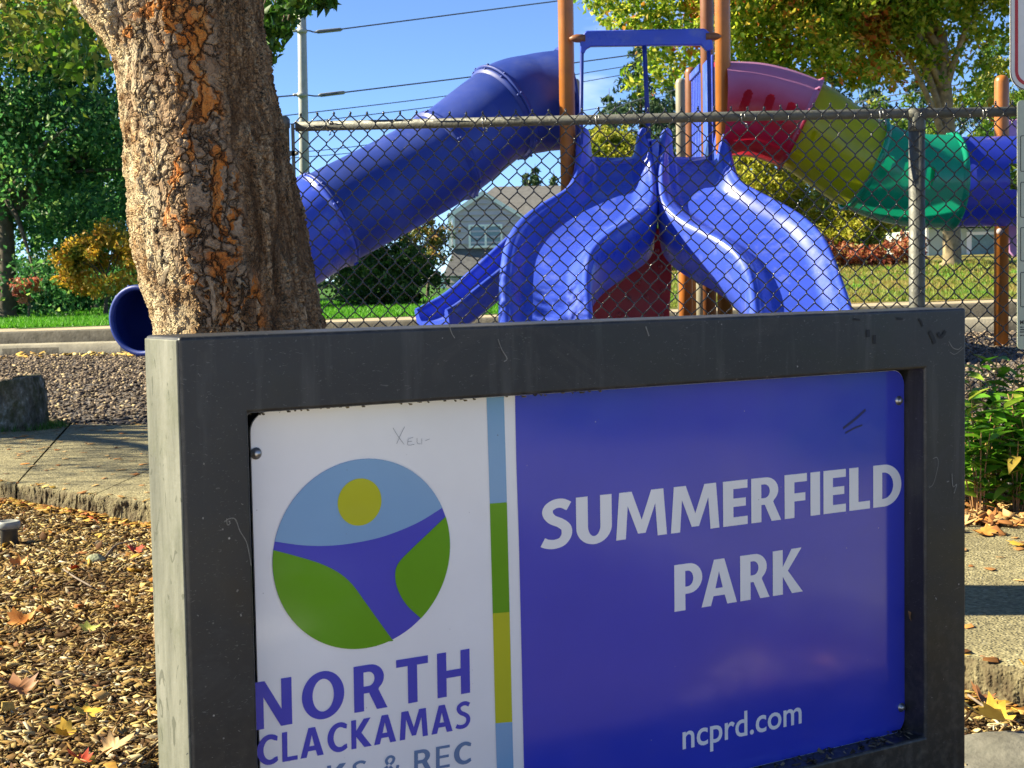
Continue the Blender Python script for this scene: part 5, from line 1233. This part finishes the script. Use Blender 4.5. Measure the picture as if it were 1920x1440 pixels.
def siding(name, ring, dy, step=.26, par=house):
    """lapped boards clipped to a convex outline in the wall plane"""
    R2 = [H_(u, v, dy) for u, v in ring]; zs = [p.z for p in R2]; z = min(zs); mb = MB()
    mb.prism([p+Vector((0, .05, 0)) for p in R2], (0, .12, 0))
    def span(zq):
        xs_ = []
        for a_, b_ in zip(R2, R2[1:]+R2[:1]):
            if (a_.z-zq)*(b_.z-zq) < 0: xs_.append(a_.x+(b_.x-a_.x)*(zq-a_.z)/(b_.z-a_.z))
        return (min(xs_), max(xs_)) if len(xs_) >= 2 else None
    while z < max(zs)-.02:
        z1 = min(z+step, max(zs)-.004); s0, s1 = span(z+.004), span(z1-.004)
        if s0 and s1:
            y0, y1 = YH+dy-.075, YH+dy+.012
            mb.add([(s0[0], y0, z+.004), (s0[1], y0, z+.004), (s1[1], y1, z1), (s1[0], y1, z1), (s0[0], YH+dy+.045, z+.004), (s0[1], YH+dy+.045, z+.004)], [(0, 1, 2, 3), (0, 4, 5, 1)])
        z += step
    o = mb.build(name, M['siding'], par); o['kind'] = 'stuff'; return o
siding('gable_siding', [(848, 398), (905, 366), (985, 412), (985, 466), (848, 466)], 0)
siding('lower_siding', [(836, 514), (1080, 514), (1080, 600), (836, 600)], .6)
siding('side_siding', [(985, 412), (1090, 412), (1090, 466), (985, 466)], 1.6)
def roof(name, ring, offs, th=.12, par=house):
    pts = [H_(u, v, d_) for (u, v), d_ in zip(ring, offs)]; mb = MB(); mb.prism(pts, (0, 0, -th)); return mb.build(name, M['shingle'], par, bevel=.01)
roof('main_roof', [(862, 397), (925, 337), (1110, 334), (1110, 420), (985, 420)], [2.0, 5.5, 5.5, 1.2, 1.2])
roof('gable_roof', [(905, 357), (905, 352), (838, 398), (838, 403)], [-.10, 5, 5, -.10], .10)
roof('gable_roof', [(905, 357), (905, 352), (1003, 412), (1003, 417)], [-.10, 5, 5, -.10], .10)
roof('skirt_roof', [(832, 517), (1085, 517), (1085, 464), (852, 464)], [-1.0, -1.0, .2, .2], .10)
def hbox(name, u0, v0, u1, v1, d0, d1, mat, par=house, bevel=0):
    a_, b_ = H_(u0, v1, 0), H_(u1, v0, 0); mb = MB(); mb.box((a_.x, YH+d0, a_.z), (b_.x, YH+d1, b_.z)); return mb.build(name, mat, par, bevel=bevel)
for (u0, v0, u1, v1) in ((841, 399, 847, 467), ):
    hbox('corner_board', u0, v0, u1, v1, -.06, .1, M['trim'])
hbox('gutter', 830, 513, 1085, 518, -1.12, -.98, M['trim']); hbox('downpipe', 850, 400, 852.5, 466, -.12, -.02, M['trim'])
hbox('porch_post', 829, 520, 838, 600, -.95, -.7, M['trim'])
mb = MB()
for a_, b_ in (((905, 358), (843, 401)), ((905, 358), (1000, 414))):
    mb.prism([H_(*a_, -.14), H_(*b_, -.14), H_(*b_, -.14)-Vector((0, 0, .2)), H_(*a_, -.14)-Vector((0, 0, .2))], (0, .03, 0))
mb.build('barge_board', M['trim'], house)
mb = MB(); wa, wb = H_(879, 465), H_(942, 420)
w0 = .10
for lo, hi in (((wa.x, wa.z), (wa.x+w0, wb.z)), ((wb.x-w0, wa.z), (wb.x, wb.z)), ((wa.x+w0, wb.z-w0), (wb.x-w0, wb.z)), ((wa.x+w0, wa.z), (wb.x-w0, wa.z+w0)), (((wa.x+wb.x)/2-.05, wa.z+w0), ((wa.x+wb.x)/2+.05, wb.z-w0))):
    mb.box((lo[0], YH-.09, lo[1]), (hi[0], YH-.015, hi[1]))
wf = mb.build('window', M['trim'], house)
for x0_, x1_ in ((wa.x+w0, (wa.x+wb.x)/2-.05), ((wa.x+wb.x)/2+.05, wb.x-w0)):
    mb = MB(); mb.box((x0_, YH-.045, wa.z+w0), (x1_, YH-.03, wb.z-w0)); mb.build('pane', M['glass'], wf)
# house to the right of the maple trunk
YR = 48.0
rb = Vector((P(1800, 500, YR).x, YR, float(zlawn(P(1800, 500, YR).x, YR))))
h2 = thing('house', rb, 'pale green house with white trim and a white porch railing behind the maple trunk', 'house')
def G_(u, v): p = P(u, v, YR); return p
M['pale_wall'] = plain('pale_green_wall', (.42, .50, .46), .8, .06, 2)
def gbox(name, u0, v0, u1, v1, d0, d1, mat, par=h2):
    a_, b_ = G_(u0, v1), G_(u1, v0); mb = MB(); mb.box((a_.x, YR+d0, a_.z), (b_.x, YR+d1, b_.z)); return mb.build(name, mat, par)
gbox('wall', 1735, 425, 1990, 508, 0, 5, M['pale_wall'])
gbox('fascia', 1728, 416, 2000, 424, -.35, -.2, M['trim'])
a_, b_ = G_(1722, 424), G_(2005, 424); mb = MB(); mb.prism([(a_.x, YR-.5, a_.z), (b_.x, YR-.5, b_.z), (b_.x, YR+3, b_.z+1.3), (a_.x, YR+3, a_.z+1.3)], (0, 0, .1)); mb.build('roof', M['shingle'], h2)
wfr = gbox('window', 1812, 434, 1868, 484, -.05, -.005, M['trim']); gbox('pane', 1821, 440, 1862, 480, -.06, -.052, plain('teal_blind', (.16, .27, .25), .3), wfr)
gbox('corner_board', 1736, 425, 1741, 508, -.04, -.003, M['trim'])
mb = MB()
for u in np.arange(1808, 1872, 2.2):
    p = G_(u, 498); mb.box((p.x, YR-1.2, p.z), (p.x+.018, YR-1.17, G_(u, 484).z))
p0, p1 = G_(1806, 484), G_(1874, 484); mb.box((p0.x, YR-1.22, p0.z), (p1.x, YR-1.15, p0.z+.05))
o = mb.build('railing', M['trim'], h2)
gbox('bin', 1741, 483, 1752, 498, -.8, -.4, plain('bin_black', (.03, .03, .035), .5))

# ------------------------------------------------------------------ pole and wires
M['pole'] = plain('grey_steel_pole', (.36, .37, .34), .55, .12, 4, dirt=(.26, .27, .24), dscale=5); M['cable'] = plain('cable', (.05, .06, .075), .6); M['cable_pale'] = plain('bare_cable', (.45, .46, .47), .35, metal=.6)
YP = 46.0
pb = P(573, 500, YP); pole = thing('utility_pole', (pb.x, YP, -.5), 'slim grey steel utility pole rising behind the end of the fence', 'utility pole')
pt = P(561, -260, YP); mb = MB(); mb.tube([(pb.x, YP, -.5), (pb.x*.5+pt.x*.5, YP, pt.z*.5), (pt.x, YP, pt.z)], [.155, .135, .10], 14); mb.build('shaft', M['pole'], pole)
for v in (58, 178):
    q = P(566, v, YP-.15); mb = MB(); mb.lathe(q-Vector((0, 0, .05)), [(.15, 0), (.15, .1)], 12); mb.lathe(q+Vector((-.25, -.05, 0)), [(.02, 0), (.05, .05), (.03, .1), (.05, .15), (.02, .2)], 8, (1, 0, 0)); mb.build('insulator', M['pole'], pole)
def wire(label, uvY, r, mat, sleeve=None, sag=.0):
    pts = [P(u, v, Y) for u, v, Y in uvY]; c = catmull(pts, 8)
    root = thing('power_line', pts[0], label, 'power line', 'power lines across the sky')
    mb = MB(); mb.tube(c, r, 5); mb.build('cable', mat, root)
    if sleeve:
        a_, b_ = P(*sleeve[0]), P(*sleeve[1]); mb = MB(); mb.tube([a_, a_.lerp(b_, .08), a_.lerp(b_, .92), b_], [r, .055, .055, r], 8); mb.build('sleeve', plain('sleeve_grey', (.20, .21, .18), .6) if 'sleeve' not in M else M['sleeve'], root)
M['sleeve'] = plain('line_sleeve_grey', (.20, .21, .18), .6)
wire('topmost power line, with a grey sleeve beside the steel pole', [(430, 72, 44), (565, 58, 46), (592, 60, 46.3), (645, 54, 47), (1045, 2, 55), (1300, -30, 61)], .022, M['cable'], ((592, 60, 46.3), (642, 55, 47)))
wire('second power line, its sleeve just above the third wire', [(430, 188, 44), (515, 182, 45), (568, 178, 46), (597, 180, 46.3), (648, 173, 47), (900, 142, 52), (1090, 116, 56), (1200, 101, 58)], .022, M['cable'], ((597, 179, 46.3), (648, 173, 47)))
for k, (lb, q) in enumerate((('thin wire just below the second power line', [(500, 221, 50), (850, 178, 58), (1090, 138, 63), (1250, 112, 66)]), ('thin wire running close to the fence rail', [(500, 238, 52), (840, 196, 60), (1090, 154, 66), (1250, 125, 70)]), ('thin wire seen low under the fence rail and through the gap by the grab bar', [(500, 290, 60), (700, 270, 66), (1090, 208, 76), (1250, 180, 80)]), ('lowest thin wire behind the tube slide', [(500, 300, 60), (700, 282, 66), (1000, 240, 74), (1250, 200, 80)]))):
    wire(lb, q, .017, M['cable'])
for k, (lb, q) in enumerate((('upper pale cable in front of the dark firs above the yellow section', [(1480, 148, 40), (1660, 113, 42), (1850, 62, 44), (1990, 20, 46)]), ('middle pale cable in front of the dark firs above the yellow section', [(1500, 218, 40), (1640, 185, 41), (1760, 165, 42), (1990, 125, 45)]), ('lower pale cable in front of the dark firs above the yellow section', [(1500, 226, 40), (1640, 196, 41), (1760, 174, 42), (1990, 132, 45)]), ('pale cable crossing the tip of the middle fir', [(1090, 235, 60), (1180, 192, 62), (1300, 160, 64), (1560, 95, 66)]))):
    wire(lb, q, .014, M['cable_pale'])

# ------------------------------------------------------------------ boulder, well light, rock
def rock(name, label, c, rx, ry, rz_, mat, seed, cat='boulder', lump=.16, flat=1.0):
    rg = np.random.default_rng(seed); bm = bmesh.new(); bmesh.ops.create_icosphere(bm, subdivisions=5, radius=1)
    ph = rg.uniform(0, 6, (10, 3)); fr = rg.uniform(.8, 6, (10, 3))
    pl_ = rg.normal(0, 1, (12, 3)); pl_ /= np.linalg.norm(pl_, axis=1)[:, None]; dd = rg.uniform(.72, .98, 12)
    for v in bm.verts:
        p = np.array(v.co)
        for n_, d_ in zip(pl_, dd):
            k = p@n_
            if k > d_: p = p-n_*(k-d_)*.9
        s_ = sum(math.sin(fr[i_]@p+ph[i_, 0])/(1+fr[i_].sum()*.35) for i_ in range(10))
        p = p*(1+lump*.35*s_)
        p = p+rg.normal(0, .006, 3)
        v.co = (p[0]*rx, p[1]*ry, p[2]*rz_)
    me = bpy.data.meshes.new(name); bm.to_mesh(me); bm.free()
    for p in me.polygons: p.use_smooth = True
    o = link_mesh(name, me, mat); o.location = c; tag(o, label, cat); return o
t = NT('mossy_rock'); co = t.co(); n1 = t.noise(co, 7, 7, .7); n2 = t.noise(t.co((1, 1, .5)), 16, 6, .7); n3 = t.noise(co, 60, 4)
c = t.ramp(n2.outputs['Fac'], [(.32, (.05, .043, .028)), (.48, (.20, .18, .125)), (.58, (.34, .31, .23)), (.66, (.62, .60, .50))])
c = t.mix(t.ramp(n1.outputs['Fac'], [(.45, 0), (.60, .85)]), c, (.10, .105, .035)); t.set(col=c, rough=.95, spec=.2); t.bump(n2.outputs['Fac'], 1.0, .12); M['rock'] = t.m
bp = PZ(20, 806, ZP)
V = []; nr, nt = 46, 96; c0 = Vector((bp.x, bp.y+.10, ZP-.02))
for i_ in range(nr):
    f = i_/(nr-1)
    for k in range(nt):
        a_ = 2*pi*k/nt; ca, sa = math.cos(a_), math.sin(a_)
        sq = 1/max(abs(ca)**4+abs(sa)**4, 1e-6)**.25                      # squarish outline
        side = min(1, f/.62); top_f = max(0, (f-.62)/.38)
        rr_ = .215*(1+.16*(sq-1)*2)*(1.08-.15*side)*(1-top_f)
        if top_f == 0 or top_f < .18: rr_ *= 1-.06*max(0, side-.85)/.15
        z = .365*side**.92+.028*ca*side-.015*top_f
        n3 = mnoise.noise(Vector((ca*1.6, sa*1.6, z*3.2)))*.045+mnoise.noise(Vector((ca*4.2, sa*4.2, z*7)))*.024+mnoise.noise(Vector((ca*11, sa*11, z*16)))*.010+mnoise.noise(Vector((ca*26*rr_*5, sa*26*rr_*5, z*30)))*.006
        V.append((c0.x+ca*(rr_+n3*(1-top_f)), c0.y+sa*(rr_+n3*(1-top_f)), c0.z+z+(n3*.7 if top_f > 0 else n3*.15)))
F = [(i_*nt+k, i_*nt+(k+1) % nt, (i_+1)*nt+(k+1) % nt, (i_+1)*nt+k) for i_ in range(nr-1) for k in range(nt)]
bo = np_mesh('boulder', V, F, M['rock'], smooth=True); tag(bo, 'squat rough mossy boulder with a flat top standing at the edge of the path', 'boulder')
gt = []
for k in range(900):
    a_ = random.uniform(0, 2*pi); rr_ = random.uniform(.20, .34); p = Vector((bp.x+rr_*math.cos(a_)*1.05, bp.y+.12+rr_*math.sin(a_)*.9, ZP)); an_ = random.uniform(0, 6.3); h_ = random.uniform(.02, .065); w_ = .0035
    gt += [p-Vector((math.cos(an_)*w_, math.sin(an_)*w_, 0)), p+Vector((math.cos(an_)*w_, math.sin(an_)*w_, 0)), p+Vector((random.uniform(-.03, .03), random.uniform(-.03, .03), h_))]
tag(np_mesh('grass_tuft', [tuple(v) for v in gt], np.arange(len(gt)).reshape(-1, 3), leaf_mat('tuft_grass', [(0, (.03, .10, .01)), (1, (.13, .26, .03))], trans=.3)), 'ring of short green grass growing round the foot of the boulder', 'grass', kind='stuff')
lp = PZ(18, 1021, .01)
wl_ = thing('well_light', (lp.x, lp.y, .0), 'small black garden light standing in the chips by the path edge', 'garden light')
mb = MB(); mb.lathe((lp.x, lp.y, -.02), [(.036, 0), (.036, .09), (.040, .095), (.040, .10)], 20); mb.build('housing', plain('aged_black_plastic', (.05, .05, .045), .6, .4, 20, dirt=(.14, .13, .10), dscale=25), wl_)
mb = MB(); mb.lathe((lp.x, lp.y, .080), [(.044, 0), (.047, .004), (.047, .028), (.040, .032), (.036, .026), (.01, .024)], 20); mb.build('rim', plain('worn_rim', (.22, .23, .22), .45, .3, 30), wl_)
mp_ = PZ(180, 1052, .02); rock('stone', 'small pale green lichened stone lying in the bark chips', (mp_.x, mp_.y, .018), .045, .04, .032, plain('lichen_stone', (.22, .24, .15), .95, .4, 40, bump=.8, bscale=60, dirt=(.36, .38, .26), dscale=50), 9, 'stone')
rp_ = PZ(1890, 1425, .0); rock('rock', 'dark grey flat rock beside the path under the big yellow leaf', (rp_.x+.10, rp_.y-.02, -.03), .30, .22, .085, plain('grey_rock', (.12, .115, .095), .95, .35, 9, bump=.9, bscale=24, dirt=(.06, .06, .05), dscale=14), 14, 'rock', .3)
# twigs
for k, (pts, lb) in enumerate((([(1815, 1303), (1836, 1318), (1858, 1334)], 'thin brown twig lying beside the big yellow leaf'), ([(196, 1046), (215, 1024), (240, 1016), (262, 1012)], 'pale bent twig below the path edge'), ([(120, 1068), (140, 1082), (172, 1100)], 'thin pale twig on the shaded chips'))):
    q = [PZ(u, v, .03) for u, v in pts]; root = thing('twig', q[0], lb, 'twig'); mb = MB(); mb.tube(catmull(q, 5), .0035, 6); mb.build('stem', limb_mat, root)

# ------------------------------------------------------------------ low shrubs by the fence
def leaf_blade(L_, W_, curl=.25, fold=.18, n=6):
    V = []; 
    for i_ in range(n+1):
        f = i_/n; w = W_*math.sin(pi*min(1, f*.96+.02)**.8)*.5; x = f*L_; z = -curl*L_*f*f
        V += [(x, -w, z+fold*w*2), (x, 0, z), (x, w, z+fold*w*2)]
    F = [(3*i_+k, 3*i_+3+k, 3*i_+4+k, 3*i_+1+k) for i_ in range(n) for k in range(2)]
    return V, F
t = NT('salal_leaf'); oi = t.n.new('ShaderNodeObjectInfo'); n1 = t.noise(t.co(), 40, 4)
c = t.ramp(oi.outputs['Random'], [(0, (.05, .17, .012)), (.4, (.11, .31, .018)), (.75, (.20, .45, .03)), (.93, (.36, .52, .06)), (1, (.46, .30, .06))])
c = t.mix(t.ramp(n1.outputs['Fac'], [(.4, 0), (.7, .35)]), c, (.03, .09, .01)); t.set(col=c, rough=.32, spec=.5)
tr = t.n.new('ShaderNodeBsdfTranslucent'); t.l.new(c, tr.inputs[0]); ms = t.n.new('ShaderNodeMixShader'); ms.inputs[0].default_value = .35
t.l.new(t.b.outputs[0], ms.inputs[1]); t.l.new(tr.outputs[0], ms.inputs[2]); t.l.new(ms.outputs[0], t.out.inputs[0]); M['salal'] = t.m
M['stem'] = plain('shrub_stem', (.30, .16, .06), .7, .3, 30)
blades = []
for k in range(3):
    V_, F_ = leaf_blade(random.uniform(.095, .12), random.uniform(.038, .05), random.uniform(.15, .4), .16)
    me = bpy.data.meshes.new('leaf'); me.from_pydata(V_, [], F_); me.materials.append(M['salal'])
    for p in me.polygons: p.use_smooth = True
    blades.append(me)
sh_pos = [(1838, 930, 6.42, .36), (1905, 925, 6.45, .34), (1832, 880, 6.62, .50), (1892, 870, 6.68, .52), (1950, 880, 6.6, .5), (1862, 820, 6.82, .60), (1925, 815, 6.85, .62), (1990, 900, 6.5, .45), (2060, 880, 6.6, .5), (1770, 860, 6.7, .50)]
sh_lab = ['low leafy shrub nearest the path, touching the sign edge', 'low leafy shrub nearest the path, under the pale green board', 'leafy shrub in the middle row, touching the sign edge', 'leafy shrub in the middle row, under the pale green board', 'leafy shrub in the middle row at the photo edge', 'tallest leafy shrub against the fence mesh next to the sign', 'tall leafy shrub against the fence under the pale board', 'low leafy shrub just outside the photo edge', 'leafy shrub beside the sign post foot', 'leafy shrub hidden behind the sign frame']
for (u, v, Y, h), lb in zip(sh_pos, sh_lab):
    bx_ = P(u, v, Y).x; root = thing('leafy_shrub', (bx_, Y, .09), lb, 'shrub', 'low shrubs along the fence')
    ms_ = MB()
    for s_ in range(9):
        a_ = random.uniform(0, 2*pi); sp2 = random.uniform(.04, .23); hh = h*random.uniform(.65, 1.05)
        e_ = Vector((bx_+math.cos(a_)*sp2, Y+math.sin(a_)*sp2*.7, .09+hh)); c_ = catmull([(bx_+math.cos(a_)*.02, Y+math.sin(a_)*.02, .07), ((bx_+e_.x)/2, (Y+e_.y)/2, .09+hh*.55), e_], 6)
        ms_.tube(c_, list(np.linspace(.0045, .002, len(c_))), 5)
        for q_ in range(11):
            f = .25+.75*q_/10; p = Vector(np.array([np.interp(f*(len(c_)-1), range(len(c_)), c_[:, d_]) for d_ in range(3)]))
            lo = bpy.data.objects.new('leaf', random.choice(blades)); COL.objects.link(lo); lo.parent = root; lo.location = p-Vector((bx_, Y, .09))
            lo.rotation_euler = (random.uniform(-.5, .5), random.uniform(-.75, .15), q_*2.4+random.uniform(-.4, .4)); k_ = random.uniform(.65, 1.15); lo.scale = (k_, k_, k_)
    ms_.build('stems', M['stem'], root)

# ------------------------------------------------------------------ big fallen leaves
def maple_leaf(size, mat, label, p, rz_, tilt, curl, name='fallen_leaf', grp=None):
    ring = [(0, -.12), (.10, -.30), (.36, -.34), (.30, -.18), (.62, -.06), (.50, .06), (.66, .30), (.40, .26), (.34, .38), (.20, .32), (.0, .80)]
    ring = ring+[(-x, y) for x, y in ring[::-1][1:]]
    bm = bmesh.new(); mid = bm.verts.new((0, .02, 0)); vs = [bm.verts.new((x, y, 0)) for x, y in ring[:-1]]
    for a_, b_ in zip(vs, vs[1:]+vs[:1]): bm.faces.new((mid, a_, b_))
    bmesh.ops.subdivide_edges(bm, edges=bm.edges[:], cuts=2, use_grid_fill=True)
    s1_, s2_ = random.uniform(-1, 1), random.uniform(-1, 1)
    for v in bm.verts:
        x, y = v.co.x, v.co.y
        v.co.z = curl*(x*x*1.3+.5*max(0, y-.2)**2+.18*math.sin(5*x+s1_*3)*math.cos(4*y+s2_))
        v.co = v.co*size
    me = bpy.data.meshes.new(name); bm.to_mesh(me); bm.free()
    for f in me.polygons: f.use_smooth = True
    root = thing(name, p, label, 'leaf', grp); root.rotation_euler = (tilt[0], tilt[1], rz_)
    bl = link_mesh('blade', me, mat, root)
    mb = MB(); mb.tube([(0, -.02*size, .001), (.02*size, -.3*size, .004), (.05*size, -.62*size, .0)], .0016, 5); me2 = mb
    st = me2.build('stalk', M['stem'], None); st.parent = root
def dead(name, a_, b_):
    t = NT(name); n1 = t.noise(t.co(), 22, 5, .65); t.set(col=t.ramp(n1.outputs['Fac'], [(.35, a_), (.65, b_)]), rough=.6, spec=.35); return t.m
ly = dead('leaf_yellow', (.52, .30, .03), (.66, .46, .07)); lo_ = dead('leaf_orange', (.46, .16, .03), (.58, .28, .06)); lb_ = dead('leaf_brown', (.20, .085, .035), (.33, .15, .06)); lr_ = dead('leaf_red', (.40, .035, .02), (.50, .10, .03)); lt_ = dead('leaf_tan', (.42, .26, .12), (.55, .38, .18))
for (u, v, z, sz, mat, lab, rz_, tl, cu) in ((1868, 1345, .085, .115, ly, 'big golden maple leaf lying on the rock by the path', 1.2, (.25, .1), .5), (1850, 999, ZP+.01, .10, lo_, 'orange maple leaf lying on the far side of the path', .9, (.10, -.05), .4), (1916, 1022, ZP+.008, .085, ly, 'yellow maple leaf on the path at the photo edge', 2.0, (.05, .1), .35),
        (30, 1290, .045, .085, lb_, 'brown curled leaf on the chips at the photo edge', .5, (.3, .2), .8), (38, 1166, .04, .085, lo_, 'orange maple leaf on the sunlit chips near the photo edge', -.6, (.3, .1), .6), (162, 1336, .04, .062, ly, 'small yellow leaf on the chips above the tan leaf', .3, (.2, .3), .5), (212, 1402, .045, .075, lt_, 'tan leaf on the chips near the sign foot', -.9, (.35, .1), .5),
        (122, 1374, .04, .07, ly, 'yellow leaf beside the small yellow one, closer to the camera', 1.7, (.25, .0), .5), (34, 1056, .03, .06, lo_, 'small orange leaf on the shaded chips near the black light', .2, (.5, .0), .6), (252, 1032, .03, .065, lr_, 'bright red leaf at the foot of the path edge', .8, (.3, .2), .6), (142, 1066, .03, .05, lr_, 'small red leaf next to the pale green stone', 2.1, (.2, .1), .6),
        (165, 1178, .04, .06, dead('leaf_green_dry', (.28, .33, .06), (.44, .46, .12)), 'pale green fallen leaf in the middle of the chips', .4, (.2, .2), .4), (150, 1424, .04, .055, lr_, 'red leaf at the bottom edge of the photo', 1.1, (.3, .2), .6), (1838, 1308, .06, .06, lb_, 'brown leaf tucked between the path edge and the rock', .2, (.3, .5), .7)):
    p = PZ(u, v, z); maple_leaf(sz, mat, lab, (p.x, p.y, p.z), rz_, tl, cu)
print('tris', sum(len(o.data.polygons) for o in SC.objects if o.type == 'MESH'), 'objects', len(SC.objects))
